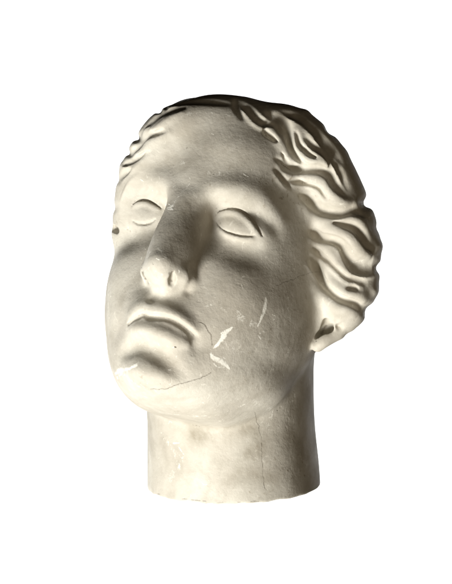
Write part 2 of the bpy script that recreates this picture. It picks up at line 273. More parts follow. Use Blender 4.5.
 ('relief', 0.2, [(6.792, 4.063, 2.633, 0.1, -0.026), (7.593, 4.082, 2.857, 0.1, -0.13), (8.464, 3.706, 3.063, 0.1, -0.026)]),
 ('relief', 0.2, [(1.284, 7.848, 8.074, 0.19, -0.08), (1.603, 8.15, 7.531, 0.19, -0.402), (2.128, 8.213, 6.888, 0.19, -0.08)]),
 ('relief', 0.2, [(1.284, 7.848, 8.074, 0.1, -0.056), (1.603, 8.15, 7.531, 0.1, -0.28), (2.128, 8.213, 6.888, 0.1, -0.056)]),
 ('relief', 0.2, [(1.769, 7.867, 7.842, 0.247, -0.138), (2.358, 7.866, 7.426, 0.247, -0.506), (2.973, 7.718, 6.93, 0.247, -0.69), (3.4, 7.473, 6.782, 0.247, -0.69), (3.93, 7.099, 6.887, 0.247, -0.69), (4.381, 6.806, 6.555, 0.247, -0.506), (4.64, 6.608, 6.308, 0.247, -0.138)]),
 ('relief', 0.2, [(1.769, 7.867, 7.842, 0.109, -0.096), (2.358, 7.866, 7.426, 0.109, -0.352), (2.973, 7.718, 6.93, 0.109, -0.48), (3.4, 7.473, 6.782, 0.109, -0.48), (3.93, 7.099, 6.887, 0.109, -0.48), (4.381, 6.806, 6.555, 0.109, -0.352), (4.64, 6.608, 6.308, 0.109, -0.096)]),
 ('relief', 0.2, [(1.708, 8.094, 7.55, 0.17, 0.048), (2.264, 8.045, 7.155, 0.17, 0.176), (2.895, 7.872, 6.648, 0.17, 0.24), (3.416, 7.558, 6.471, 0.17, 0.24), (3.887, 7.159, 6.594, 0.17, 0.24), (4.248, 6.91, 6.308, 0.17, 0.176), (4.491, 6.714, 6.074, 0.17, 0.048)]),
 ('relief', 0.2, [(3.405, 7.536, 6.561, 0.152, -0.08), (3.663, 7.458, 6.21, 0.152, -0.402), (4.035, 7.211, 5.991, 0.152, -0.402), (4.388, 6.922, 5.782, 0.152, -0.08)]),
 ('relief', 0.2, [(3.405, 7.536, 6.561, 0.1, -0.056), (3.663, 7.458, 6.21, 0.1, -0.28), (4.035, 7.211, 5.991, 0.1, -0.28), (4.388, 6.922, 5.782, 0.1, -0.056)]),
 ('relief', 0.2, [(3.431, 7.23, 7.468, 0.256, -0.15), (4.214, 6.858, 7.396, 0.256, -0.548), (4.671, 6.667, 6.897, 0.256, -0.747), (4.903, 6.453, 6.115, 0.256, -0.747), (5.097, 6.286, 5.583, 0.256, -0.747), (5.507, 6.022, 5.171, 0.256, -0.548), (6.094, 5.797, 4.966, 0.256, -0.15)]),
 ('relief', 0.2, [(3.431, 7.23, 7.468, 0.113, -0.104), (4.214, 6.858, 7.396, 0.113, -0.381), (4.671, 6.667, 6.897, 0.113, -0.52), (4.903, 6.453, 6.115, 0.113, -0.52), (5.097, 6.286, 5.583, 0.113, -0.52), (5.507, 6.022, 5.171, 0.113, -0.381), (6.094, 5.797, 4.966, 0.113, -0.104)]),
 ('relief', 0.2, [(3.451, 7.335, 7.142, 0.17, 0.048), (4.135, 6.953, 7.104, 0.17, 0.176), (4.451, 6.781, 6.734, 0.17, 0.24), (4.66, 6.571, 5.998, 0.17, 0.24), (4.909, 6.435, 5.387, 0.17, 0.24), (5.348, 6.007, 4.927, 0.17, 0.176), (5.961, 5.702, 4.713, 0.17, 0.048)]),
 ('relief', 0.2, [(5.232, 6.414, 6.765, 0.19, -0.104), (5.553, 6.25, 5.976, 0.19, -0.518), (5.97, 6.07, 5.673, 0.19, -0.518), (6.361, 5.866, 5.442, 0.19, -0.518), (6.893, 5.546, 5.328, 0.19, -0.104)]),
 ('relief', 0.2, [(5.232, 6.414, 6.765, 0.1, -0.072), (5.553, 6.25, 5.976, 0.1, -0.36), (5.97, 6.07, 5.673, 0.1, -0.36), (6.361, 5.866, 5.442, 0.1, -0.36), (6.893, 5.546, 5.328, 0.1, -0.072)]),
 ('relief', 0.2, [(5.036, 6.484, 6.668, 0.17, 0.036), (5.362, 6.267, 5.849, 0.17, 0.18), (5.838, 6.059, 5.486, 0.17, 0.18), (6.27, 5.841, 5.234, 0.17, 0.18), (6.836, 5.533, 5.106, 0.17, 0.036)]),
 ('relief', 0.2, [(4.57, 7.114, 4.675, 0.133, -0.057), (4.905, 6.662, 4.58, 0.133, -0.288), (5.227, 6.141, 4.436, 0.133, -0.057)]),
 ('relief', 0.2, [(4.57, 7.114, 4.675, 0.1, -0.04), (4.905, 6.662, 4.58, 0.1, -0.2), (5.227, 6.141, 4.436, 0.1, -0.04)]),
 ('relief', 0.2, [(4.672, 6.806, 5.246, 0.095, -0.046), (4.998, 6.474, 4.78, 0.095, -0.23), (5.227, 6.141, 4.436, 0.095, -0.046)]),
 ('relief', 0.2, [(4.672, 6.806, 5.246, 0.1, -0.032), (4.998, 6.474, 4.78, 0.1, -0.16), (5.227, 6.141, 4.436, 0.1, -0.032)]),
 ('relief', 0.2, [(5.075, 6.419, 4.337, 0.342, -0.172), (5.548, 5.712, 4.464, 0.342, -0.632), (6.23, 5.595, 4.64, 0.342, -0.862), (6.946, 5.331, 4.729, 0.342, -0.862), (7.452, 4.908, 4.574, 0.342, -0.862), (7.753, 4.469, 4.066, 0.342, -0.633), (8.287, 3.896, 3.552, 0.342, -0.172)]),
 ('relief', 0.2, [(5.075, 6.419, 4.337, 0.151, -0.12), (5.548, 5.712, 4.464, 0.151, -0.44), (6.23, 5.595, 4.64, 0.151, -0.6), (6.946, 5.331, 4.729, 0.151, -0.6), (7.452, 4.908, 4.574, 0.151, -0.6), (7.753, 4.469, 4.066, 0.151, -0.44), (8.287, 3.896, 3.552, 0.151, -0.12)]),
 ('relief', 0.2, [(5.088, 6.42, 3.956, 0.17, 0.048), (5.559, 5.582, 4.114, 0.17, 0.176), (6.227, 5.388, 4.311, 0.17, 0.24), (6.867, 5.207, 4.382, 0.17, 0.24), (7.234, 4.941, 4.275, 0.17, 0.24), (7.499, 4.538, 3.801, 0.17, 0.176), (8.073, 3.993, 3.253, 0.17, 0.048)]),
 ('relief', 0.2, [(5.958, 6.13, 6.458, 0.19, -0.092), (6.39, 5.919, 6.032, 0.19, -0.46), (6.998, 5.515, 5.75, 0.19, -0.46), (7.38, 5.147, 5.299, 0.19, -0.46), (7.656, 4.745, 4.644, 0.19, -0.092)]),
 ('relief', 0.2, [(5.958, 6.13, 6.458, 0.1, -0.064), (6.39, 5.919, 6.032, 0.1, -0.32), (6.998, 5.515, 5.75, 0.1, -0.32), (7.38, 5.147, 5.299, 0.1, -0.32), (7.656, 4.745, 4.644, 0.1, -0.064)]),
 ('relief', 0.2, [(5.822, 6.195, 6.279, 0.17, 0.032), (6.281, 5.965, 5.83, 0.17, 0.16), (6.891, 5.586, 5.547, 0.17, 0.16), (7.228, 5.26, 5.146, 0.17, 0.16), (7.487, 4.858, 4.517, 0.17, 0.032)]),
 ('relief', 0.2, [(6.42, 5.81, 6.672, 0.209, -0.08), (6.942, 5.489, 6.288, 0.209, -0.402), (7.503, 4.993, 5.76, 0.209, -0.402), (7.874, 4.553, 4.926, 0.209, -0.08)]),
 ('relief', 0.2, [(6.42, 5.81, 6.672, 0.1, -0.056), (6.942, 5.489, 6.288, 0.1, -0.28), (7.503, 4.993, 5.76, 0.1, -0.28), (7.874, 4.553, 4.926, 0.1, -0.056)]),
 ('relief', 0.2, [(6.324, 5.931, 6.441, 0.17, 0.028), (6.838, 5.621, 6.064, 0.17, 0.14), (7.369, 5.167, 5.571, 0.17, 0.14), (7.711, 4.721, 4.776, 0.17, 0.028)]),
 ('relief', 0.2, [(4.695, 7.035, 3.981, 0.19, -0.069), (5.066, 6.467, 3.523, 0.19, -0.345), (5.42, 5.794, 3.29, 0.19, -0.069)]),
 ('relief', 0.2, [(4.695, 7.035, 3.981, 0.1, -0.048), (5.066, 6.467, 3.523, 0.1, -0.24), (5.42, 5.794, 3.29, 0.1, -0.048)]),
 ('relief', 0.2, [(4.593, 7.188, 3.788, 0.17, 0.024), (4.984, 6.62, 3.312, 0.17, 0.12), (5.355, 5.927, 3.065, 0.17, 0.024)]),
 ('relief', 0.2, [(5.337, 5.96, 3.633, 0.19, -0.104), (5.892, 5.153, 3.861, 0.19, -0.518), (6.463, 4.989, 3.839, 0.19, -0.518), (6.961, 4.743, 3.697, 0.19, -0.518), (7.393, 4.293, 3.204, 0.19, -0.104)]),
 ('relief', 0.2, [(5.337, 5.96, 3.633, 0.1, -0.072), (5.892, 5.153, 3.861, 0.1, -0.36), (6.463, 4.989, 3.839, 0.1, -0.36), (6.961, 4.743, 3.697, 0.1, -0.36), (7.393, 4.293, 3.204, 0.1, -0.072)]),
 ('relief', 0.2, [(5.354, 5.924, 3.407, 0.17, 0.036), (5.866, 5.048, 3.65, 0.17, 0.18), (6.372, 4.847, 3.642, 0.17, 0.18), (6.803, 4.671, 3.524, 0.17, 0.18), (7.213, 4.268, 3.052, 0.17, 0.036)]),
 ('relief', 0.2, [(6.174, 4.427, 2.958, 0.342, -0.196), (6.533, 4.101, 2.688, 0.342, -0.717), (6.955, 3.961, 2.44, 0.342, -0.977), (7.704, 3.868, 2.354, 0.342, -0.977), (8.369, 3.673, 2.486, 0.342, -0.977), (8.89, 3.353, 2.768, 0.342, -0.717), (9.347, 2.855, 2.757, 0.342, -0.196)]),
 ('relief', 0.2, [(6.174, 4.427, 2.958, 0.151, -0.136), (6.533, 4.101, 2.688, 0.151, -0.499), (6.955, 3.961, 2.44, 0.151, -0.68), (7.704, 3.868, 2.354, 0.151, -0.68), (8.369, 3.673, 2.486, 0.151, -0.68), (8.89, 3.353, 2.768, 0.151, -0.499), (9.347, 2.855, 2.757, 0.151, -0.136)]),
 ('relief', 0.2, [(6.033, 4.622, 2.612, 0.17, 0.048), (6.324, 4.094, 2.377, 0.17, 0.176), (6.782, 3.765, 2.119, 0.17, 0.24), (7.68, 3.737, 2, 0.17, 0.24), (8.444, 3.563, 2.136, 0.17, 0.24), (8.932, 3.305, 2.397, 0.17, 0.176), (9.328, 2.932, 2.363, 0.17, 0.048)]),
 ('relief', 0.2, [(8.808, 3.376, 2.217, 0.114, -0.046), (9.279, 2.988, 2.311, 0.114, -0.23), (9.563, 2.669, 2.095, 0.114, -0.046)]),
 ('relief', 0.2, [(8.808, 3.376, 2.217, 0.1, -0.032), (9.279, 2.988, 2.311, 0.1, -0.16), (9.563, 2.669, 2.095, 0.1, -0.032)]),
 ('relief', 0.2, [(7.406, 3.65, 1.774, 0.285, -0.126), (8.011, 3.608, 1.792, 0.285, -0.464), (8.631, 3.399, 1.789, 0.285, -0.632), (9.16, 3.058, 1.676, 0.285, -0.632), (9.58, 2.634, 1.303, 0.285, -0.632), (9.878, 2.205, 0.849, 0.285, -0.464), (10.151, 1.704, 0.741, 0.285, -0.126)]),
 ('relief', 0.2, [(7.406, 3.65, 1.774, 0.126, -0.088), (8.011, 3.608, 1.792, 0.126, -0.323), (8.631, 3.399, 1.789, 0.126, -0.44), (9.16, 3.058, 1.676, 0.126, -0.44), (9.58, 2.634, 1.303, 0.126, -0.44), (9.878, 2.205, 0.849, 0.126, -0.323), (10.151, 1.704, 0.741, 0.126, -0.088)]),
 ('relief', 0.2, [(7.381, 3.507, 1.477, 0.17, 0.044), (7.987, 3.504, 1.487, 0.17, 0.161), (8.575, 3.346, 1.478, 0.17, 0.22), (9.029, 3.097, 1.383, 0.17, 0.22), (9.395, 2.766, 1.054, 0.17, 0.22), (9.72, 2.349, 0.577, 0.17, 0.161), (10.068, 1.831, 0.421, 0.17, 0.044)]),
 ('relief', 0.2, [(6.59, 3.596, 0.951, 0.361, -0.172), (7.218, 3.125, 0.816, 0.361, -0.724), (8.026, 3.214, 0.76, 0.361, -0.862), (8.636, 3.007, 0.489, 0.361, -0.862), (8.991, 2.661, -0.113, 0.361, -0.724), (9.372, 2.311, -0.512, 0.361, -0.172)]),
 ('relief', 0.2, [(6.59, 3.596, 0.951, 0.16, -0.12), (7.218, 3.125, 0.816, 0.16, -0.504), (8.026, 3.214, 0.76, 0.16, -0.6), (8.636, 3.007, 0.489, 0.16, -0.6), (8.991, 2.661, -0.113, 0.16, -0.504), (9.372, 2.311, -0.512, 0.16, -0.12)]),
 ('relief', 0.2, [(6.566, 3.766, 0.532, 0.17, 0.048), (7.081, 2.89, 0.468, 0.17, 0.202), (7.89, 3.055, 0.404, 0.17, 0.24), (8.353, 2.957, 0.206, 0.17, 0.24), (8.683, 2.672, -0.36, 0.17, 0.202), (9.11, 2.352, -0.8, 0.17, 0.048)]),
 ('relief', 0.2, [(9.055, 2.615, -0.16, 0.57, -0.138), (9.486, 2.22, -0.541, 0.57, -0.69), (9.949, 1.765, -0.504, 0.57, -0.69), (10.304, 1.156, -0.177, 0.57, -0.138)]),
 ('relief', 0.2, [(9.055, 2.615, -0.16, 0.252, -0.096), (9.486, 2.22, -0.541, 0.252, -0.48), (9.949, 1.765, -0.504, 0.252, -0.48), (10.304, 1.156, -0.177, 0.252, -0.096)]),
 ('relief', 0.2, [(8.661, 2.582, -0.606, 0.17, 0.048), (9.248, 2.173, -1.081, 0.17, 0.24), (9.983, 1.517, -1.054, 0.17, 0.24), (10.383, 0.667, -0.652, 0.17, 0.048)]),
 ('relief', 0.2, [(6.748, 3.258, -0.015, 0.228, -0.08), (7.174, 2.58, -0.194, 0.228, -0.295), (7.898, 2.619, -0.579, 0.228, -0.402), (8.487, 2.456, -0.996, 0.228, -0.402), (9.02, 2.187, -1.329, 0.228, -0.402), (9.544, 1.862, -1.382, 0.228, -0.295), (9.956, 1.412, -1.422, 0.228, -0.08)]),
 ('relief', 0.2, [(6.748, 3.258, -0.015, 0.101, -0.056), (7.174, 2.58, -0.194, 0.101, -0.205), (7.898, 2.619, -0.579, 0.101, -0.28), (8.487, 2.456, -0.996, 0.101, -0.28), (9.02, 2.187, -1.329, 0.101, -0.28), (9.544, 1.862, -1.382, 0.101, -0.205), (9.956, 1.412, -1.422, 0.101, -0.056)]),
 ('relief', 0.2, [(6.716, 3.445, -0.296, 0.17, 0.028), (7.026, 2.505, -0.42, 0.17, 0.103), (7.706, 2.491, -0.781, 0.17, 0.14), (8.31, 2.384, -1.205, 0.17, 0.14), (8.907, 2.133, -1.57, 0.17, 0.14), (9.484, 1.807, -1.638, 0.17, 0.103), (9.9, 1.381, -1.682, 0.17, 0.028)]),
 ('relief', 0.2, [(6.814, 3.133, -0.845, 0.361, -0.172), (7.108, 2.251, -1.398, 0.361, -0.724), (7.785, 1.952, -2.108, 0.361, -0.862), (8.603, 1.781, -2.626, 0.361, -0.862), (9.392, 1.366, -2.757, 0.361, -0.724), (9.831, 0.725, -2.889, 0.361, -0.172)]),
 ('relief', 0.2, [(6.814, 3.133, -0.845, 0.16, -0.12), (7.108, 2.251, -1.398, 0.16, -0.504), (7.785, 1.952, -2.108, 0.16, -0.6), (8.603, 1.781, -2.626, 0.16, -0.6), (9.392, 1.366, -2.757, 0.16, -0.504), (9.831, 0.725, -2.889, 0.16, -0.12)]),
 ('relief', 0.2, [(6.7, 3.629, -1.186, 0.17, 0.048), (6.943, 2.601, -1.723, 0.17, 0.202), (7.484, 1.838, -2.392, 0.17, 0.24), (8.413, 1.669, -2.972, 0.17, 0.24), (9.26, 1.264, -3.124, 0.17, 0.202), (9.685, 0.676, -3.255, 0.17, 0.048)]),
 ('relief', 0.2, [(9.008, 1.896, -2.063, 0.209, -0.08), (9.41, 1.749, -1.908, 0.209, -0.402), (9.686, 1.477, -2.008, 0.209, -0.08)]),
 ('relief', 0.2, [(9.008, 1.896, -2.063, 0.1, -0.056), (9.41, 1.749, -1.908, 0.1, -0.28), (9.686, 1.477, -2.008, 0.1, -0.056)]),
 ('relief', 0.2, [(9.057, 1.788, -2.287, 0.17, 0.028), (9.388, 1.666, -2.146, 0.17, 0.14), (9.592, 1.461, -2.239, 0.17, 0.028)]),
 ('relief', 0.2, [(8.435, 0.961, -4.14, 0.209, -0.08), (8.55, 0.542, -4.37, 0.209, -0.402), (-4.344, -33.606, 0.256, 0.209, -0.402), (-4.622, -33.213, -0.394, 0.209, -0.08)]),
 ('relief', 0.2, [(8.435, 0.961, -4.14, 0.1, -0.056), (8.55, 0.542, -4.37, 0.1, -0.28), (-4.344, -33.606, 0.256, 0.1, -0.28), (-4.622, -33.213, -0.394, 0.1, -0.056)]),
 ('relief', 0.2, [(8.176, 0.799, -4.277, 0.17, 0.028), (8.277, 0.504, -4.423, 0.17, 0.14), (7.761, -0.772, -4.548, 0.17, 0.14), (7.44, -0.828, -4.943, 0.17, 0.028)]),
 ('relief', 0.2, [(6.406, 4.122, 2.667, 0.238, -0.046), (6.075, 4.552, 2.979, 0.238, -0.23), (5.808, 5.027, 3.084, 0.238, -0.046)]),
 ('relief', 0.2, [(6.406, 4.122, 2.667, 0.105, -0.032), (6.075, 4.552, 2.979, 0.105, -0.16), (5.808, 5.027, 3.084, 0.105, -0.032)]),
 ('relief', 0.2, [(6.622, 4.206, 2.857, 0.17, 0.016), (6.222, 4.54, 3.212, 0.17, 0.08), (5.876, 4.926, 3.359, 0.17, 0.016)]),
 ('relief', 0.2, [(5.53, 6.018, 7.594, 0.285, -0.069), (6.112, 5.834, 7.171, 0.285, -0.345), (6.725, 5.532, 6.723, 0.285, -0.345), (7.359, 5.048, 6.199, 0.285, -0.345), (7.892, 4.441, 5.632, 0.285, -0.069)]),
 ('relief', 0.2, [(5.53, 6.018, 7.594, 0.126, -0.048), (6.112, 5.834, 7.171, 0.126, -0.24), (6.725, 5.532, 6.723, 0.126, -0.24), (7.359, 5.048, 6.199, 0.126, -0.24), (7.892, 4.441, 5.632, 0.126, -0.048)]),
 ('relief', 0.2, [(5.431, 6.229, 7.278, 0.17, 0.024), (6.005, 6.029, 6.861, 0.17, 0.12), (6.612, 5.732, 6.418, 0.17, 0.12), (7.237, 5.276, 5.903, 0.17, 0.12), (7.767, 4.699, 5.341, 0.17, 0.024)]),
 ('relief', 0.2, [(4.153, 6.645, 7.931, 0.285, -0.057), (4.956, 6.279, 7.79, 0.285, -0.288), (5.628, 6.019, 7.468, 0.285, -0.057)]),
 ('relief', 0.2, [(4.153, 6.645, 7.931, 0.126, -0.04), (4.956, 6.279, 7.79, 0.126, -0.2), (5.628, 6.019, 7.468, 0.126, -0.04)]),
 ('relief', 0.2, [(4.178, 6.824, 7.561, 0.17, 0.02), (4.938, 6.453, 7.434, 0.17, 0.1), (5.569, 6.199, 7.129, 0.17, 0.02)]),
 ('relief', 0.2, [(6.096, 6.067, 6.357, 0.209, -0.057), (6.736, 5.707, 5.999, 0.209, -0.288), (7.38, 5.154, 5.632, 0.209, -0.288), (7.963, 4.438, 4.969, 0.209, -0.288), (8.412, 3.811, 4.127, 0.209, -0.057)]),
 ('relief', 0.2, [(6.096, 6.067, 6.357, 0.1, -0.04), (6.736, 5.707, 5.999, 0.1, -0.2), (7.38, 5.154, 5.632, 0.1, -0.2), (7.963, 4.438, 4.969, 0.1, -0.2), (8.412, 3.811, 4.127, 0.1, -0.04)]),
 ('relief', 0.2, [(5.995, 6.114, 6.13, 0.17, 0.02), (6.639, 5.768, 5.769, 0.17, 0.1), (7.267, 5.262, 5.412, 0.17, 0.1), (7.825, 4.595, 4.78, 0.17, 0.1), (8.258, 3.974, 3.959, 0.17, 0.02)]),
 ('relief', 0.2, [(3.495, 7.275, 7.258, 0.19, -0.046), (3.96, 7.023, 7.25, 0.19, -0.23), (4.457, 6.779, 7.109, 0.19, -0.046)]),
 ('relief', 0.2, [(3.495, 7.275, 7.258, 0.1, -0.032), (3.96, 7.023, 7.25, 0.1, -0.16), (4.457, 6.779, 7.109, 0.1, -0.032)]),
 ('relief', 0.2, [(3.514, 7.334, 7.007, 0.17, 0.016), (3.946, 7.075, 7.006, 0.17, 0.08), (4.408, 6.81, 6.878, 0.17, 0.016)]),
 ('relief', 0.2, [(-3.617, 9.522, 5.23, 0.19, -0.092), (-3.259, 9.506, 5.81, 0.19, -0.46), (-2.861, 9.476, 6.196, 0.19, -0.46), (-2.151, 9.475, 6.535, 0.19, -0.46), (-1.483, 9.365, 6.837, 0.19, -0.092)]),
 ('relief', 0.2, [(-3.617, 9.522, 5.23, 0.1, -0.064), (-3.259, 9.506, 5.81, 0.1, -0.32), (-2.861, 9.476, 6.196, 0.1, -0.32), (-2.151, 9.475, 6.535, 0.1, -0.32), (-1.483, 9.365, 6.837, 0.1, -0.064)]),
 ('relief', 0.2, [(-19.831, -21.032, 14.424, 0.171, -0.051), (-3.335, 9.071, 6.486, 0.171, -0.253), (-2.841, 9.158, 6.708, 0.171, -0.051)]),
 ('relief', 0.2, [(-19.831, -21.032, 14.424, 0.1, -0.035), (-3.335, 9.071, 6.486, 0.1, -0.176), (-2.841, 9.158, 6.708, 0.1, -0.035)]),
 ('relief', 0.2, [(-4.68, 9.139, 3.483, 0.209, -0.115), (-3.984, 9.454, 3.932, 0.209, -0.575), (-3.674, 9.552, 4.338, 0.209, -0.575), (-3.219, 9.629, 4.696, 0.209, -0.575), (-2.577, 9.633, 5.029, 0.209, -0.115)]),
 ('relief', 0.2, [(-4.68, 9.139, 3.483, 0.1, -0.08), (-3.984, 9.454, 3.932, 0.1, -0.4), (-3.674, 9.552, 4.338, 0.1, -0.4), (-3.219, 9.629, 4.696, 0.1, -0.4), (-2.577, 9.633, 5.029, 0.1, -0.08)]),
 ('relief', 0.2, [(-4.475, 9.108, 4.665, 0.19, -0.057), (-4.106, 9.354, 4.828, 0.19, -0.057)]),
 ('relief', 0.2, [(-4.475, 9.108, 4.665, 0.1, -0.04), (-4.106, 9.354, 4.828, 0.1, -0.04)]),
 ('relief', 0.2, [(-5.044, 8.896, 2.706, 0.171, -0.074), (-4.418, 9.22, 2.879, 0.171, -0.368), (-3.909, 9.364, 3.16, 0.171, -0.368), (-3.396, 9.477, 3.65, 0.171, -0.074)]),
 ('relief', 0.2, [(-5.044, 8.896, 2.706, 0.1, -0.051), (-4.418, 9.22, 2.879, 0.1, -0.256), (-3.909, 9.364, 3.16, 0.1, -0.256), (-3.396, 9.477, 3.65, 0.1, -0.051)]),
 ('relief', 0.2, [(-5.393, 8.52, 1.898, 0.19, -0.08), (-4.897, 8.896, 2.114, 0.19, -0.402), (-4.334, 9.135, 2.375, 0.19, -0.08)]),
 ('relief', 0.2, [(-5.393, 8.52, 1.898, 0.1, -0.056), (-4.897, 8.896, 2.114, 0.1, -0.28), (-4.334, 9.135, 2.375, 0.1, -0.056)]),
 ('relief', 0.2, [(-2.265, 9.136, 6.974, 0.209, -0.046), (-1.317, 9.022, 7.304, 0.209, -0.23), (0.039, 8.66, 7.551, 0.209, -0.23), (1.018, 8.324, 7.62, 0.209, -0.046)]),
 ('relief', 0.2, [(-2.265, 9.136, 6.974, 0.1, -0.032), (-1.317, 9.022, 7.304, 0.1, -0.16), (0.039, 8.66, 7.551, 0.1, -0.16), (1.018, 8.324, 7.62, 0.1, -0.032)]),
 ('tube', 0.5, [(7.277, 0.264, -5.775, 0.4, 0), (7.628, 0.29, -5.393, 0.45, 0), (8.041, -0.018, -4.866, 0.5, 0), (8.472, -0.429, -4.247, 0.65, 0)]),
 ('relief', 0, [(9.369, 2.562, 3.511, 0.42, -0.45), (8.68, 0.727, 3.937, 0.42, -0.45), (7.819, -1.567, 4.468, 0.42, -0.45)]),
 ('relief', 0, [(10.693, 1.228, -0.278, 0.3, -0.4), (10.027, -0.63, 0.081, 0.3, -0.4), (9.194, -2.953, 0.53, 0.3, -0.4)]),
 ('relief', 0, [(10.506, 0.772, -3.071, 0.35, -0.45), (9.837, -1.094, -2.76, 0.35, -0.45), (9.001, -3.427, -2.372, 0.35, -0.45)]),
 ('relief', 0, [(6.798, 4.531, 7.653, 0.35, -0.3), (6.064, 2.73, 8.151, 0.35, -0.3), (5.146, 0.479, 8.773, 0.35, -0.3)]),
 ('relief', 0, [(10.694, 1.5, 1.13, 0.4, 0.15), (10.028, -0.354, 1.513, 0.4, 0.15), (9.196, -2.671, 1.993, 0.4, 0.15)]),
 ('relief', 0, [(8.167, 3.748, 6.817, 0.5, 0.12), (7.457, 1.933, 7.3, 0.5, 0.12), (6.569, -0.335, 7.903, 0.5, 0.12)]),
 ('relief', 0, [(10.699, 0.941, -1.747, 0.35, 0.15), (10.033, -0.922, -1.414, 0.35, 0.15), (9.201, -3.252, -0.997, 0.35, 0.15)]),
 ('relief', 0, [(10.318, 1.877, 2.195, 0.3, -0.12), (9.646, 0.03, 2.597, 0.3, -0.12), (8.805, -2.279, 3.1, 0.3, -0.12)]),
 ('relief', 0, [(9.477, 0.884, -4.906, 0.3, -0.25), (8.789, -0.981, -4.628, 0.3, -0.25), (7.93, -3.311, -4.28, 0.3, -0.25)]),
 ('relief', 0, [(5.288, 5.409, 8.649, 0.4, 0.12), (4.527, 3.623, 9.164, 0.4, 0.12), (3.577, 1.392, 9.808, 0.4, 0.12)]),
 ('relief', 0, [(-3.888, 9.842, 4.293, 0.28, -0.25), (-4.584, 8.55, 4.625, 0.28, -0.25), (-5.513, 6.827, 5.068, 0.28, -0.25)]),
 ('relief', 0, [(-4.292, 9.824, 3.249, 0.25, -0.2), (-4.994, 8.531, 3.567, 0.25, -0.2), (-5.93, 6.808, 3.992, 0.25, -0.2)]),
 ('relief', 0, [(-4.841, 9.729, 1.474, 0.25, -0.15), (-5.551, 8.435, 1.769, 0.25, -0.15), (-6.496, 6.71, 2.162, 0.25, -0.15)]),
 ('relief', 0, [(-4.854, 9.391, -0.304, 0.25, -0.15), (-5.563, 8.092, -0.033, 0.25, -0.15), (-6.509, 6.361, 0.329, 0.25, -0.15)]),
 ('relief', 0, [(-4.115, 9.837, 3.733, 0.25, 0.12), (-4.814, 8.545, 4.058, 0.25, 0.12), (-5.747, 6.822, 4.491, 0.25, 0.12)]),
 ('relief', 0, [(-4.661, 9.827, 2.403, 0.3, 0.12), (-5.368, 8.535, 2.71, 0.3, 0.12), (-6.311, 6.812, 3.12, 0.3, 0.12)]),
 ('carve', 0.08, [(-2.231, -1.074, -17.136, 0.14, 0), (-1.909, -0.865, -17.13, 0.098, 0)]),
 ('carve', 0.08, [(1.563, -0.053, -17.038, 0.12, 0), (1.771, -0.073, -17.025, 0.084, 0)]),
 ('carve', 0.08, [(2.94, -0.296, -16.792, 0.1, 0), (3.127, -0.364, -16.777, 0.07, 0)]),
 ('carve', 0.08, [(4.963, -1.408, -16.161, 0.16, 0), (5.118, -1.557, -16.142, 0.112, 0)]),
 ('carve', 0.08, [(5.839, -2.371, -15.587, 0.14, 0), (5.972, -2.58, -15.565, 0.098, 0)]),
 ('carve', 0.08, [(6.684, -4.448, -14.676, 0.2, 0), (6.752, -4.845, -14.642, 0.14, 0)]),
 ('carve', 0.08, [(-0.503, -0.283, -17.187, 0.1, 0), (-0.252, -0.215, -17.176, 0.07, 0)]),
 ('carve', 0.25, [(7.835, 0.59, -4.119, 0.42, 0), (7.597, 0.123, -4.688, 0.48, 0), (7.325, 0.215, -5.096, 0.36, 0)]),
 ('carve', 0.2, [(-6.055, 6.538, -0.974, 0.28, 0), (-5.48, 7.016, -1.21, 0.25, 0)])]
LIPS = [[(-1.748, 9.223, -6.866, 0.24, 0), (-1.207, 9.534, -6.497, 0.32, 0), (-0.662, 9.703, -6.398, 0.35, 0), (-0.153, 9.722, -6.461, 0.34, 0), (0.518, 9.626, -6.456, 0.37, 0), (1.212, 9.429, -6.602, 0.36, 0), (1.843, 9.188, -6.883, 0.31, 0), (2.318, 8.876, -7.25, 0.2, 0)],
 [(-1.404, 9.334, -7.785, 0.25, 0), (-0.708, 9.559, -7.727, 0.46, 0), (-0.007, 9.621, -7.761, 0.52, 0), (0.766, 9.518, -7.873, 0.5, 0), (1.474, 9.257, -8.025, 0.42, 0), (2.048, 8.922, -8.061, 0.25, 0)]]
EAR = (7.45852, 0.252444, -4.67015)
HAIR_ROLL = [(1.832, 6.235, 6.547, 1.55, 0), (2.916, 5.593, 6.927, 1.75, 0), (4.178, 4.793, 6.898, 1.9, 0), (5.654, 3.902, 5.757, 2.1, 0), (6.832, 2.35, 3.954, 2.15, 0), (7.999, 1.108, 1.431, 2.2, 0), (8.29, 0.143, -1.149, 2.1, 0), (8.194, -0.132, -2.795, 1.75, 0)]
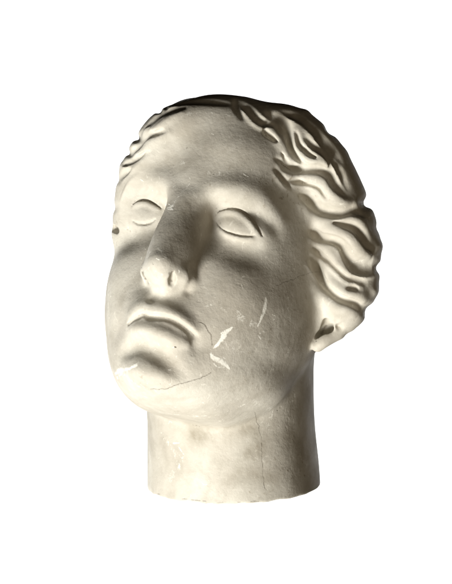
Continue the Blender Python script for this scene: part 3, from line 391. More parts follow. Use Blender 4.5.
# bare chips with a painted cheek glint, dark cracks with painted shade (x, y, z, width, strength)
CHIPS_AND_GLINT = [[(4.38, 7.74, -6.472, 0.1, 1), (4.165, 7.875, -6.787, 0.22, 1), (3.954, 7.954, -7.218, 0.28, 1), (3.782, 7.972, -7.63, 0.19, 1), (3.552, 8.039, -7.996, 0.09, 1)],
 [(4.062, 7.974, -6.759, 0.12, 0.85), (3.834, 8.109, -7.012, 0.12, 0.85)],
 [(4.536, 7.545, -6.602, 0.2, 0.55), (4.201, 7.73, -7.2, 0.2, 0.55)],
 [(3.433, 8.059, -8.337, 0.12, 0.95), (3.563, 7.924, -8.546, 0.25, 0.95), (3.822, 7.666, -8.649, 0.32, 0.95), (4.113, 7.328, -8.732, 0.28, 0.95), (4.393, 6.867, -8.986, 0.1, 0.95)],
 [(3.652, 7.752, -8.946, 0.12, 0.75), (3.897, 7.461, -9.045, 0.12, 0.75), (4.214, 7.127, -8.934, 0.12, 0.75)],
 [(3.679, 7.898, -8.205, 0.18, 0.5), (4.185, 7.352, -8.406, 0.18, 0.5)],
 [(3.54, 7.893, -8.798, 0.06, 0.7), (3.583, 7.64, -9.445, 0.06, 0.7)],
 [(4.244, 7.474, -7.846, 0.06, 0.5), (4.371, 7.108, -8.459, 0.06, 0.5)],
 [(5.623, 6.499, -4.161, 0.11, 1), (5.67, 6.411, -4.523, 0.22, 1), (5.636, 6.412, -4.981, 0.26, 1), (5.587, 6.409, -5.375, 0.18, 1), (5.464, 6.448, -5.982, 0.08, 1)],
 [(5.463, 6.771, -4.503, 0.16, 0.55), (5.446, 6.71, -5.138, 0.16, 0.55)],
 [(5.565, 6.14, -6.355, 0.1, 0.8), (5.593, 6.089, -6.354, 0.1, 0.8)],
 [(4.46, 7.923, -3.804, 0.06, 0.8), (4.631, 7.816, -4.143, 0.06, 0.8)],
 [(4.886, 7.564, -4.501, 0.06, 0.6), (4.971, 7.445, -4.785, 0.06, 0.6)],
 [(5.328, 6.986, -4.44, 0.06, 0.5), (5.283, 6.95, -5.212, 0.06, 0.5)],
 [(4.974, 7.462, -4.466, 0.06, 0.4), (5.47, 6.763, -4.241, 0.06, 0.4)],
 [(5.503, 5.545, -7.731, 0.06, 0.5), (5.936, 4.869, -7.146, 0.06, 0.5)],
 [(6.171, 5.281, -3.159, 0.06, 0.5), (6.314, 4.997, -3.663, 0.06, 0.5)],
 [(-0.749, 9.387, 5.591, 0.06, 0.6), (0.129, 9.124, 5.896, 0.06, 0.6), (1.523, 8.696, 6.104, 0.06, 0.6)],
 [(-1.873, 8.052, 0.615, 0.06, 1), (-0.746, 9.89, 0.306, 0.06, 1), (-0.319, 10.131, 0.159, 0.06, 1)],
 [(-0.804, 9.925, 0.028, 0.06, 1), (-0.536, 10.078, 0.083, 0.06, 1), (-0.227, 10.223, -0.051, 0.06, 1)],
 [(0.24, 9.624, 1.874, 0.09, 0.75), (0.119, 9.748, 1.431, 0.09, 0.75), (-0.105, 9.864, 1.11, 0.09, 0.75), (-0.204, 9.954, 0.811, 0.09, 0.75), (-0.361, 10.034, 0.443, 0.09, 0.75)],
 [(-0.362, 10.271, -0.276, 0.06, 0.6), (-0.315, 10.453, -0.71, 0.06, 0.6)],
 [(-2.276, 8.464, -2.27, 0.12, 0.7), (-2.384, 8.612, -2.718, 0.12, 0.7), (-2.43, 8.758, -3.419, 0.12, 0.7)],
 [(-2.964, 8.143, -2.144, 0.08, 0.7), (-2.283, 8.301, -1.965, 0.08, 0.7)],
 [(0.043, 11.478, -3.122, 0.09, 0.7), (0.503, 11.545, -3.462, 0.09, 0.7), (0.808, 11.366, -3.633, 0.09, 0.7), (1.005, 11.106, -3.799, 0.09, 0.7)],
 [(0.934, 11.171, -3.952, 0.1, 0.4), (1.274, 10.656, -4.038, 0.1, 0.4), (1.63, 10.105, -4.244, 0.1, 0.4)],
 [(-3.139, 7.351, -10.562, 0.2, 0.85), (-2.172, 8.539, -10.371, 0.34, 0.85), (-1.32, 9.296, -10.316, 0.2, 0.85), (-0.664, 9.641, -10.024, 0.28, 0.85)],  # this and the next: whiter streaks across the chin
 [(-2.923, 7.377, -10.794, 0.24, 0.75), (-2.06, 8.534, -10.546, 0.24, 0.75)],
 [(3.38, 8.468, 3.086, 0.07, 0.9), (3.569, 8.374, 3.002, 0.07, 0.9), (3.258, 8.529, 3.12, 0.07, 0.9)],
 [(-1.556, 9.129, 3.415, 0.1, 0.5), (-1.27, 9.173, 3.498, 0.1, 0.5)],
 [(-2.771, 9.115, 1.883, 0.08, 0.7), (-2.711, 9.157, 2.011, 0.08, 0.7)],
 [(-1.295, 0.578, -13.731, 0.1, 0.9), (-0.787, 0.751, -13.67, 0.1, 0.9)],
 [(-0.849, 0.669, -13.871, 0.06, 0.8), (-0.216, 0.628, -14.429, 0.06, 0.8)],
 [(-1.781, 0.16, -14.363, 0.08, 0.7), (-1.252, 0.188, -14.952, 0.08, 0.7), (-0.848, 0.175, -15.419, 0.08, 0.7)],
 [(0.566, 0.477, -15.21, 0.06, 0.6), (0.875, 0.617, -14.706, 0.06, 0.6)],
 [(-1.14, -0.107, -15.973, 0.14, 0.6), (-0.596, 0.009, -16.16, 0.14, 0.6)],
 [(2.374, 0.939, -12.427, 0.06, 0.4), (1.925, 0.884, -13.095, 0.06, 0.4)],
 [(6.338, -4.876, -12.255, 0.08, 0.7), (6.483, -4.615, -13.156, 0.08, 0.7), (6.502, -4.164, -13.826, 0.08, 0.7)],
 [(6.523, -4.511, -13.504, 0.08, 0.6), (6.622, -5.15, -13.676, 0.08, 0.6)],
 [(4.434, -0.793, -15.028, 0.07, 0.5), (4.712, -1.189, -15.994, 0.07, 0.5)],
 [(5.293, -1.705, -15.627, 0.1, 0.5), (5.82, -2.367, -15.252, 0.1, 0.5)],
 [(6.175, 2.534, -8.171, 0.07, 0.9), (6.169, 2.246, -8.317, 0.07, 0.9)],
 [(6.024, 1.296, -8.963, 0.09, 0.5), (5.71, 0.403, -9.391, 0.09, 0.5)],
 [(5.394, 3.228, -10.055, 0.1, 0.45), (5.738, 2.525, -9.684, 0.1, 0.45), (5.988, 1.645, -9.162, 0.1, 0.45)],
 [(5.579, 0.618, -9.715, 0.1, 0.4), (4.987, -0.448, -10.168, 0.1, 0.4)],
 [(7.727, 4.127, 3.959, 0.08, 0.6), (8.347, 4.013, 3.46, 0.08, 0.6), (8.691, 3.652, 3.533, 0.08, 0.6)],
 [(8.626, 3.592, 1.471, 0.08, 0.6), (9.206, 2.82, 1.409, 0.08, 0.6)],
 [(7.382, 1.486, -3.599, 0.12, 0.3), (7.676, 0.042, -4.055, 0.12, 0.3)],
 [(-4.979, 7.429, -4.834, 0.12, 0.8), (-4.757, 7.462, -5.945, 0.12, 0.8), (-4.292, 7.656, -7.116, 0.12, 0.8)],  # painted highlight: white streak for the gloss on the cheek edge
 [(-0.896, 9.594, 1.485, 0.078, 0.8), (-0.743, 9.598, 1.627, 0.078, 0.8)],
 [(1.42, 8.937, -9.885, 0.117, 0.8), (1.288, 9.027, -9.908, 0.117, 0.8)],
 [(0.884, 9.045, 5.304, 0.078, 0.8), (0.683, 9.063, 5.381, 0.078, 0.8)],
 [(0.103, 9.596, 2.222, 0.078, 0.8), (0.209, 9.597, 2.128, 0.078, 0.8)],
 [(6.023, 5.543, -5.301, 0.117, 0.8), (6.059, 5.474, -5.251, 0.117, 0.8)],
 [(4.206, 7.308, -8.467, 0.078, 0.8), (4.09, 7.454, -8.422, 0.078, 0.8)],
 [(-0.942, 9.878, -7.997, 0.078, 0.8), (-0.656, 10.065, -7.748, 0.078, 0.8)],
 [(0.118, 11.638, -3.554, 0.117, 0.8), (0.331, 11.625, -3.614, 0.117, 0.8)],
 [(-2.67, 9.101, 1.786, 0.078, 0.8), (-2.766, 9.116, 1.883, 0.078, 0.8)],
 [(6.103, 5.429, -5.041, 0.065, 0.8), (5.962, 5.756, -5.004, 0.065, 0.8)],
 [(5.625, 5.892, -6.68, 0.117, 0.8), (5.508, 6.183, -6.525, 0.117, 0.8)],
 [(4.864, -0.855, -11.73, 0.06, 0.8), (4.696, -0.628, -11.638, 0.06, 0.8)],
 [(4.53, 6.975, -8.252, 0.078, 0.8), (4.544, 6.931, -8.321, 0.078, 0.8)],
 [(-3.328, 8.953, 1.737, 0.078, 0.8), (-3.591, 9.007, 1.87, 0.078, 0.8)],
 [(1.301, 10.647, -3.867, 0.117, 0.8), (1.338, 10.575, -4.038, 0.117, 0.8)],
 [(5.534, -1.989, -9.05, 0.117, 0.8), (5.503, -1.858, -8.848, 0.117, 0.8)],
 [(0.262, 10.63, -1.105, 0.06, 0.8), (0.178, 10.583, -0.95, 0.06, 0.8)],
 [(-0.555, 7.309, -11.685, 0.06, 0.8), (-0.815, 7.379, -11.641, 0.06, 0.8)],
 [(3.158, 8.058, 5.752, 0.117, 0.8), (3.151, 8.041, 5.804, 0.117, 0.8)],
 [(-0.924, 10.709, -4.302, 0.06, 0.8), (-0.804, 10.872, -4.229, 0.06, 0.8)],
 [(5.686, -2.38, -10.688, 0.117, 0.8), (5.65, -2.284, -10.514, 0.117, 0.8)],
 [(-0.072, 9.72, -10.297, 0.06, 0.8), (-0.039, 9.699, -10.417, 0.06, 0.8)],
 [(6.647, -4.425, -14.652, 0.06, 0.6), (6.754, -5.237, -14.533, 0.06, 0.6)],
 [(-1.095, -0.529, -17.215, 0.06, 0.6), (-0.681, -0.36, -17.16, 0.06, 0.6)],
 [(5.527, -2.023, -15.864, 0.06, 0.6), (5.77, -2.343, -15.782, 0.06, 0.6)],
 [(1.329, -0.078, -17.077, 0.06, 0.6), (1.581, -0.084, -17.03, 0.06, 0.6)],
 [(4.336, -0.987, -16.449, 0.06, 0.6), (4.595, -1.171, -16.381, 0.06, 0.6)],
 [(4.578, -1.152, -16.358, 0.06, 0.6), (4.871, -1.387, -16.278, 0.06, 0.6)],
 [(6.722, -5.194, -14.311, 0.06, 0.6), (6.693, -6.351, -14.172, 0.06, 0.6)],
 [(6.463, -3.686, -15.04, 0.06, 0.6), (6.546, -3.944, -14.993, 0.06, 0.6)],
 [(-0.428, -0.299, -17.198, 0.06, 0.6), (-0.043, -0.191, -17.14, 0.06, 0.6)],
 [(3.867, -0.722, -16.617, 0.06, 0.6), (4.039, -0.816, -16.574, 0.06, 0.6)],
 [(-1.988, -0.98, -17.202, 0.06, 0.6), (-1.667, -0.78, -17.167, 0.06, 0.6)],
 [(6.451, -3.651, -15.054, 0.06, 0.6), (6.604, -4.153, -14.966, 0.06, 0.6)],
 [(4.82, -1.338, -16.265, 0.06, 0.6), (5.1, -1.59, -16.184, 0.06, 0.6)],
 [(5.333, -1.807, -15.986, 0.06, 0.6), (5.559, -2.071, -15.914, 0.06, 0.6)],
 [(5.365, -1.841, -15.965, 0.06, 0.6), (5.555, -2.065, -15.905, 0.06, 0.6)],
 [(2.655, 8.905, -5.239, 0.9, 0.64), (4.135, 8.119, -5.627, 0.9, 0.64), (5.633, 6.087, -6.141, 0.9, 0.64)],
 [(6.223, 5.176, -3.258, 0.6, 0.62), (6.628, 3.646, -5.492, 0.6, 0.62), (6.338, 2.889, -7.357, 0.6, 0.62)],
 [(4.087, 7.699, -7.658, 0.8, 0.62), (5.202, 5.958, -8.113, 0.8, 0.62), (6.021, 3.514, -8.309, 0.8, 0.62)],
 [(-2.053, 0.288, -13.614, 0.8, 0.64), (-0.587, 0.46, -14.739, 0.8, 0.64), (-1.307, -0.225, -16.122, 0.8, 0.64)],
 [(5.113, 3.619, -10.297, 0.6, 0.68), (4.858, -0.154, -10.372, 0.6, 0.68), (4.648, -0.523, -11.354, 0.6, 0.68)],
 [(-0.693, 4.788, -12.216, 0.35, 0.67), (2.248, 5.063, -12.04, 0.35, 0.67), (4.884, 3.809, -10.496, 0.35, 0.67)],
 [(-3.336, 9.694, 5.001, 0.5, 0.62), (-0.37, 9.205, 6.659, 0.5, 0.62), (2.007, 8.215, 6.809, 0.5, 0.62)],
 [(-0.994, 9.246, 3.373, 0.6, 0.62), (1.609, 9.177, 2.683, 0.6, 0.62), (4.078, 7.781, 3.694, 0.6, 0.62)],
 [(-2.573, 8.315, -10.068, 0.5, 0.64), (-1.235, 8.867, -10.927, 0.5, 0.64), (-0, 8.25, -11.391, 0.5, 0.64)],
 [(6.456, 3.707, 1.107, 0.6, 0.62), (8.401, 2.778, 0.249, 0.6, 0.62), (9.103, 2.061, -0.286, 0.6, 0.62)],
 [(6.168, -3.408, -12.695, 0.5, 0.64), (6.54, -4.652, -13.482, 0.5, 0.64)],
 [(-2.613, 8.426, -2.436, 0.4, 0.68), (-0.577, 11.26, -3.275, 0.4, 0.68), (-2.191, 8.817, -3.402, 0.4, 0.68)],
 [(-0.088, 11.338, -2.847, 0.3, 0.66), (0.655, 11.448, -3.418, 0.3, 0.66)],
 [(-1.202, 9.338, 0.273, 0.1, 1), (-0.399, 10.108, 0.156, 0.1, 1)],
 [(-0.65, 10.062, -0.057, 0.09, 1), (-0.212, 10.237, -0.086, 0.09, 1)],
 [(0.24, 9.624, 1.874, 0.22, 0.66), (-0.065, 9.837, 1.188, 0.22, 0.66), (-0.236, 10.04, 0.521, 0.22, 0.66), (-0.444, 10.243, -0.278, 0.22, 0.66)]]
CRACKS_AND_SHADE = [[(0.17, 8.622, -11.248, 0.06, 0.6), (0.44, 8.68, -11.193, 0.06, 0.6), (0.539, 8.647, -11.191, 0.0633217, 0.6), (0.746, 8.571, -11.182, 0.06, 0.6), (0.89, 8.651, -11.104, 0.06, 0.6), (1.074, 8.556, -11.096, 0.06, 0.6), (1.265, 8.527, -11.041, 0.0614109, 0.6), (1.393, 8.58, -10.945, 0.06, 0.6), (1.604, 8.545, -10.85, 0.0642144, 0.6), (1.658, 8.586, -10.773, 0.06, 0.6), (1.83, 8.513, -10.704, 0.06, 0.6), (1.956, 8.483, -10.607, 0.06, 0.6), (2.109, 8.407, -10.532, 0.06, 0.6), (2.279, 8.33, -10.433, 0.06, 0.6), (2.37, 8.287, -10.388, 0.06, 0.6), (2.536, 8.22, -10.28, 0.06, 0.6), (2.685, 8.148, -10.195, 0.063563, 0.6), (2.848, 8.059, -10.098, 0.06, 0.6), (3.09, 7.906, -9.95, 0.06, 0.6), (3.162, 7.896, -9.83, 0.06, 0.6), (3.269, 7.814, -9.775, 0.06, 0.6), (3.406, 7.735, -9.646, 0.06, 0.6), (3.54, 7.666, -9.491, 0.06, 0.6)],
 [(2.58, 9.038, -6.654, 0.06, 0.6), (2.716, 8.941, -6.667, 0.06, 0.6), (2.893, 8.822, -6.706, 0.06, 0.6), (2.999, 8.739, -6.808, 0.06, 0.6), (3.099, 8.642, -6.952, 0.06, 0.6), (3.203, 8.524, -7.137, 0.06, 0.6), (3.287, 8.46, -7.162, 0.06, 0.6), (3.359, 8.372, -7.292, 0.06, 0.6), (3.361, 8.312, -7.476, 0.06, 0.6), (3.413, 8.23, -7.63, 0.06, 0.6), (3.446, 8.149, -7.841, 0.06, 0.6)],
 [(3.455, 8.145, -7.832, 0.06, 0.4), (3.374, 8.156, -8.016, 0.06, 0.4), (3.414, 8.091, -8.222, 0.06, 0.4), (3.435, 8.054, -8.357, 0.06, 0.4), (3.417, 8.032, -8.607, 0.06, 0.4), (3.42, 8.02, -8.666, 0.06, 0.4), (3.477, 7.921, -8.929, 0.06, 0.4), (3.497, 7.888, -8.988, 0.06, 0.4), (3.492, 7.837, -9.176, 0.06, 0.4), (3.575, 7.705, -9.314, 0.06, 0.4), (3.54, 7.662, -9.5, 0.06, 0.4)],
 [(4.623, 2.072, -10.905, 0.0605092, 0.52), (4.534, 1.692, -10.962, 0.06, 0.52), (4.285, 0.934, -11.071, 0.06, 0.52), (4.146, 0.392, -11.148, 0.06, 0.52), (4.092, 0.176, -11.316, 0.06, 0.52), (4.158, 0.014, -11.448, 0.06, 0.52), (4.239, -0.096, -11.523, 0.06, 0.52), (4.229, -0.13, -11.72, 0.06, 0.52), (4.296, -0.233, -11.918, 0.0680004, 0.52), (4.355, -0.318, -12.07, 0.06, 0.52), (4.419, -0.403, -12.193, 0.06, 0.52), (4.438, -0.45, -12.384, 0.06, 0.52), (4.452, -0.484, -12.53, 0.06, 0.52), (4.5, -0.553, -12.688, 0.06, 0.52), (4.541, -0.617, -12.872, 0.06, 0.52), (4.516, -0.612, -13.039, 0.0673518, 0.52), (4.597, -0.708, -13.173, 0.06, 0.52), (4.572, -0.7, -13.329, 0.06, 0.52), (4.629, -0.776, -13.515, 0.066736, 0.52), (4.618, -0.782, -13.666, 0.06, 0.52), (4.693, -0.875, -13.862, 0.06, 0.52), (4.722, -0.92, -14.01, 0.06, 0.52), (4.733, -0.958, -14.269, 0.06, 0.52), (4.776, -1.019, -14.449, 0.0629635, 0.52), (4.82, -1.075, -14.563, 0.0677257, 0.52), (4.809, -1.077, -14.672, 0.0662318, 0.52), (4.923, -1.211, -14.853, 0.06, 0.52), (4.914, -1.232, -15.097, 0.06, 0.52), (4.952, -1.285, -15.216, 0.06, 0.52), (5.014, -1.369, -15.374, 0.06, 0.52)],
 [(5.012, 6.252, 3.445, 0.06, 0.4), (5.074, 6.177, 3.343, 0.06, 0.4), (5.187, 6.397, 3.093, 0.06, 0.4), (5.171, 6.324, 2.909, 0.06, 0.4), (5.169, 6.331, 2.746, 0.06, 0.4), (5.168, 6.365, 2.565, 0.06, 0.4), (5.192, 6.361, 2.416, 0.06, 0.4), (5.238, 6.285, 2.338, 0.06, 0.4), (5.252, 6.36, 2.087, 0.06, 0.4), (5.316, 6.281, 1.95, 0.06, 0.4), (5.341, 6.313, 1.786, 0.06, 0.4), (5.342, 6.425, 1.618, 0.06, 0.4), (5.388, 6.407, 1.459, 0.06, 0.4), (5.434, 6.381, 1.273, 0.06, 0.4), (5.476, 6.335, 1.131, 0.06, 0.4), (5.465, 6.362, 0.934, 0.06, 0.4), (5.495, 6.282, 0.811, 0.06, 0.4), (5.449, 6.3, 0.64, 0.06, 0.4), (5.454, 6.253, 0.548, 0.06, 0.4), (5.503, 6.108, 0.391, 0.06, 0.4), (5.493, 6.074, 0.186, 0.06, 0.4), (5.497, 6.05, 0.05, 0.06, 0.4), (5.485, 6.064, -0.13, 0.06, 0.4), (5.542, 5.984, -0.284, 0.06, 0.4), (5.545, 5.997, -0.469, 0.06, 0.4), (5.552, 5.999, -0.586, 0.06, 0.4), (5.602, 5.947, -0.716, 0.06, 0.4), (5.635, 5.92, -0.844, 0.06, 0.4), (5.706, 5.85, -1.084, 0.06, 0.4), (5.686, 5.891, -1.213, 0.06, 0.4), (5.694, 5.898, -1.407, 0.06, 0.4), (5.756, 5.816, -1.517, 0.06, 0.4), (5.731, 5.869, -1.688, 0.06, 0.4), (5.798, 5.778, -1.781, 0.06, 0.4), (5.8, 5.808, -2.032, 0.06, 0.4)],
 [(5.867, 5.908, -3.144, 0.06, 0.55), (5.949, 5.739, -3.082, 0.06, 0.55), (6.018, 5.586, -2.998, 0.06, 0.55), (6.078, 5.437, -2.831, 0.06, 0.55), (6.176, 5.208, -2.708, 0.06, 0.55), (6.242, 5.056, -2.665, 0.06, 0.55), (6.328, 4.828, -2.457, 0.06, 0.55), (6.402, 4.639, -2.442, 0.06, 0.55), (6.474, 4.43, -2.249, 0.06, 0.55), (6.514, 4.306, -2.146, 0.06, 0.55), (6.569, 4.136, -2.041, 0.06, 0.55), (6.653, 3.855, -1.905, 0.06, 0.55), (6.735, 3.558, -1.767, 0.06, 0.55), (6.769, 3.437, -1.726, 0.06, 0.55), (6.846, 3.254, -1.59, 0.06, 0.55), (6.951, 2.981, -1.483, 0.06, 0.55), (6.789, 2.21, -1.306, 0.06, 0.55), (6.983, 2.021, -1.207, 0.06, 0.55)],
 [(3.293, 7.323, 6.685, 0.06, 0.6), (3.657, 7.347, 6.043, 0.06, 0.6)],
 [(4.767, 6.624, 4.51, 0.06, 0.6), (5.154, 5.903, 4.365, 0.06, 0.6)],
 [(5.086, 3.519, -10.35, 0.06, 0.35), (5.61, 2.44, -9.887, 0.06, 0.35), (5.931, 1.262, -9.238, 0.06, 0.35)],
 [(1.517, 10.055, -4.439, 0.06, 0.2), (1.32, 9.281, -5.058, 0.06, 0.2), (1.371, 9.342, -5.45, 0.06, 0.2)],
 [(1.586, 9.429, -8.5, 0.07, 1), (1.626, 9.407, -8.503, 0.07, 1)],
 [(5.226, 6.27, 2.468, 0.09, 0.55), (5.252, 6.214, 2.473, 0.09, 0.55)],
 [(1.238, 9.159, 3.638, 0.07, 0.4), (1.283, 9.147, 3.633, 0.07, 0.4)],
 [(0.278, 1.51, -12.396, 0.06, 0.6), (0.327, 1.502, -12.4, 0.06, 0.6)],
 [(0.498, 1.512, -12.394, 0.06, 0.7), (0.546, 1.502, -12.398, 0.06, 0.7)],
 [(0.684, 1.628, -12.347, 0.06, 0.5), (0.729, 1.612, -12.351, 0.06, 0.5)],
 [(0.893, 5.48, -12.134, 0.06, 0.5), (0.932, 5.454, -12.137, 0.06, 0.5)],
 [(0.643, 5.385, -12.16, 0.06, 0.5), (0.682, 5.36, -12.162, 0.06, 0.5)],
 [(3.119, 6.819, -11.03, 0.07, 0.4), (3.149, 6.774, -11.031, 0.07, 0.4)],
 [(2.845, 7.131, -11.064, 0.07, 0.5), (2.876, 7.091, -11.065, 0.07, 0.5)],
 [(-1.445, 9.163, 3.016, 0.12, 0.45), (-1.386, 9.177, 3.005, 0.12, 0.45)],
 [(-1.995, 9.104, 3.107, 0.07, 0.3), (-1.943, 9.104, 3.1, 0.07, 0.3)],
 [(3.435, 8.576, 2.731, 0.1, 0.5), (3.474, 8.551, 2.73, 0.1, 0.5)],
 [(3.29, 8.618, 2.834, 0.08, 0.5), (3.331, 8.597, 2.832, 0.08, 0.5)],
 [(5.054, 6.865, 2.084, 0.06, 0.3), (5.076, 6.8, 2.091, 0.06, 0.3)],
 [(6.449, 0.611, -7.241, 0.06, 0.4), (6.442, 0.464, -7.228, 0.06, 0.4)],
 [(5.303, 6.926, -3.524, 0.06, 0.4), (5.334, 6.882, -3.523, 0.06, 0.4)],
 [(1.728, 8.246, 0.786, 0.07, 0.6), (1.768, 8.225, 0.783, 0.07, 0.6)],
 [(2.125, 8.035, -0.097, 0.08, 0.45), (2.187, 8.061, -0.109, 0.08, 0.45)],
 [(3.042, 8.175, 0.108, 0.13, 0.2), (3.091, 8.171, 0.102, 0.13, 0.2)],
 [(1.779, 9.159, -4.581, 0.06, 0.5), (1.817, 9.135, -4.584, 0.06, 0.5)],
 [(1.982, 9.052, -4.465, 0.06, 0.4), (2.02, 9.028, -4.467, 0.06, 0.4)],
 [(5.448, 6.279, -1.92, 0.06, 0.3), (5.481, 6.239, -1.919, 0.06, 0.3)],
 [(6.119, 5.275, -2.312, 0.06, 0.3), (6.146, 5.219, -2.308, 0.06, 0.3)],
 [(-2.415, 9.218, 2.093, 0.06, 0.3), (-2.359, 9.225, 2.084, 0.06, 0.3)],
 [(0.765, 9.735, 1.049, 0.08, 0.35), (0.807, 9.716, 1.046, 0.08, 0.35)],
 [(1.383, 10.019, -2.2, 0.09, 0.3), (1.405, 9.962, -2.196, 0.09, 0.3)],
 [(0.753, 9.289, 3.547, 0.06, 0.25), (0.799, 9.278, 3.542, 0.06, 0.25)],
 [(3.482, 8.18, 4.569, 0.06, 0.3), (3.52, 8.153, 4.568, 0.06, 0.3)],
 [(2.261, 8.908, 3.295, 0.06, 0.3), (2.306, 8.895, 3.29, 0.06, 0.3)],
 [(4.22, 7.667, 3.478, 0.06, 0.3), (4.254, 7.63, 3.48, 0.06, 0.3)],
 [(-2.045, 9.206, -7.578, 0.07, 0.5), (-1.99, 9.212, -7.585, 0.07, 0.5)],
 [(-2.151, 9.254, -7.345, 0.06, 0.4), (-2.077, 9.298, -7.356, 0.06, 0.4)],
 [(6.181, 2.584, -8.113, 0.06, 0.3), (6.19, 2.482, -8.106, 0.06, 0.3)],
 [(7.225, 0.663, -5.527, 0.06, 0.6), (7.286, 0.69, -5.537, 0.06, 0.6)],
 [(4.44, 7.525, -2.614, 0.06, 0.3), (4.477, 7.496, -2.615, 0.06, 0.3)],
 [(7.278, 4.344, 3.177, 0.06, 0.2), (7.318, 4.318, 3.175, 0.06, 0.2)],
 [(1.635, 7.983, 0.253, 0.08, 0.42), (1.923, 8.099, 0.585, 0.08, 0.42), (2.349, 8.071, 0.808, 0.08, 0.42), (2.876, 8.036, 0.88, 0.08, 0.42), (3.357, 7.807, 0.802, 0.08, 0.42), (3.917, 7.64, 0.488, 0.08, 0.42), (4.426, 7.43, 0.015, 0.08, 0.42), (4.792, 7.161, -0.393, 0.08, 0.42)],  # this and the next three: dark lines along the lid grooves
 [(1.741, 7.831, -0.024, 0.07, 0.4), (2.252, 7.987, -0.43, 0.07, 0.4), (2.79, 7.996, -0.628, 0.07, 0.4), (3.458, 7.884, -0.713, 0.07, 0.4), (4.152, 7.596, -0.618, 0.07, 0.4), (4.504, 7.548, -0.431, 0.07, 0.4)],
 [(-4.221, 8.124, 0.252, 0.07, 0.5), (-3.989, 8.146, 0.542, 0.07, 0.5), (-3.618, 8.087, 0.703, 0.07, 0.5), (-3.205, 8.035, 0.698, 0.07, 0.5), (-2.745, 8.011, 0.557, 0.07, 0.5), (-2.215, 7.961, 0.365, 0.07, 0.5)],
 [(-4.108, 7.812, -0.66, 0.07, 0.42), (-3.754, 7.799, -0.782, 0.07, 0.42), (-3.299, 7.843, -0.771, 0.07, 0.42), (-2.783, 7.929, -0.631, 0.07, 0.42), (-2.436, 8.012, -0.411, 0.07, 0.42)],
 [(-2.061, 9.204, -7.515, 0.09, 0.42), (-1.676, 9.436, -7.186, 0.09, 0.42), (-1.304, 9.583, -6.971, 0.09, 0.42), (-0.922, 9.723, -6.818, 0.09, 0.42), (-0.457, 9.761, -6.921, 0.09, 0.42), (0.16, 9.761, -6.865, 0.09, 0.42), (0.811, 9.668, -6.848, 0.09, 0.42), (1.449, 9.462, -7, 0.09, 0.42), (2.065, 9.134, -7.289, 0.09, 0.42), (2.5, 8.706, -7.584, 0.09, 0.42)],  # dark line along the parting of the lips
 [(5.005, -0.769, -10.273, 0.06, 0.675387), (4.987, -0.72, -10.276, 0.06, 0.675387)],
 [(-0.697, 9.253, 4.223, 0.06, 0.619568), (-0.711, 9.252, 4.212, 0.06, 0.619568)],
 [(4.764, 6.608, 4.569, 0.06, 0.493529), (4.757, 6.624, 4.547, 0.06, 0.493529)],
 [(-2.221, 9.14, 3.334, 0.06, 0.407703), (-2.189, 9.138, 3.354, 0.06, 0.407703)],
 [(3.543, 8.515, 2.709, 0.06, 0.447671), (3.531, 8.528, 2.696, 0.06, 0.447671)],
 [(3.007, 8.725, 2.933, 0.06, 0.57866), (2.985, 8.745, 2.906, 0.06, 0.57866)],
 [(3.861, 8.386, -4.738, 0.06, 0.487872), (3.836, 8.399, -4.77, 0.06, 0.487872)],
 [(0.726, 1.424, -12.437, 0.06, 0.526366), (0.732, 1.472, -12.407, 0.06, 0.526366)],
 [(-0.083, 11.598, -3.905, 0.06, 0.600506), (-0.035, 11.601, -3.935, 0.06, 0.600506)],
 [(4.636, -0.627, -12.135, 0.06, 0.403933), (4.611, -0.604, -12.176, 0.06, 0.403933)],
 [(1.532, 9.179, 2.742, 0.06, 0.671511), (1.507, 9.185, 2.708, 0.06, 0.671511)],
 [(-1.376, 10.376, -4.024, 0.06, 0.665603), (-1.454, 10.282, -4.021, 0.06, 0.665603)],
 [(2.269, 8.335, 6.329, 0.06, 0.490692), (2.286, 8.316, 6.361, 0.06, 0.490692)],
 [(4.905, -1.173, -14.681, 0.06, 0.497966), (4.887, -1.158, -14.703, 0.06, 0.497966)],
 [(1.009, 9.071, -9.272, 0.06, 0.453301), (0.986, 9.073, -9.299, 0.06, 0.453301)],
 [(0.949, 9.021, -10.838, 0.06, 0.498894), (0.952, 8.989, -10.863, 0.06, 0.498894)],
 [(3.697, 7.906, 5.081, 0.06, 0.572159), (3.701, 7.902, 5.083, 0.06, 0.572159)],
 [(1.408, -0.081, -17.069, 0.06, 0.6), (1.636, -0.089, -17.027, 0.06, 0.6)],
 [(2.409, -0.209, -16.953, 0.06, 0.6), (2.744, -0.287, -16.883, 0.06, 0.6)],
 [(1.105, -0.077, -17.097, 0.06, 0.6), (1.251, -0.073, -17.071, 0.06, 0.6)],
 [(-0.148, -0.229, -17.189, 0.06, 0.6), (0.23, -0.142, -17.13, 0.06, 0.6)],
 [(4.474, -1.079, -16.398, 0.06, 0.6), (4.781, -1.314, -16.315, 0.06, 0.6)],
 [(4.548, -1.13, -16.37, 0.06, 0.6), (4.668, -1.221, -16.337, 0.06, 0.6)],
 [(4.378, -1.015, -16.433, 0.06, 0.6), (4.506, -1.104, -16.4, 0.06, 0.6)],
 [(0.794, -0.089, -17.124, 0.06, 0.6), (1.207, -0.065, -17.051, 0.06, 0.6)],
 [(0.554, -0.11, -17.144, 0.06, 0.6), (0.981, -0.067, -17.071, 0.06, 0.6)],
 [(3.653, -0.618, -16.678, 0.06, 0.6), (3.791, -0.686, -16.645, 0.06, 0.6)],
 [(-2.534, -1.349, -17.158, 0.06, 0.6), (-2.248, -1.123, -17.133, 0.06, 0.6)],
 [(-1.147, 10.474, -4.316, 0.13, 0.62), (-1.314, 9.605, -4.585, 0.13, 0.62)],  # this and the next: shade inside the nostrils, painted as colour
 [(0.902, 11.024, -4.239, 0.14, 0.62), (0.758, 10.22, -4.58, 0.14, 0.62)],
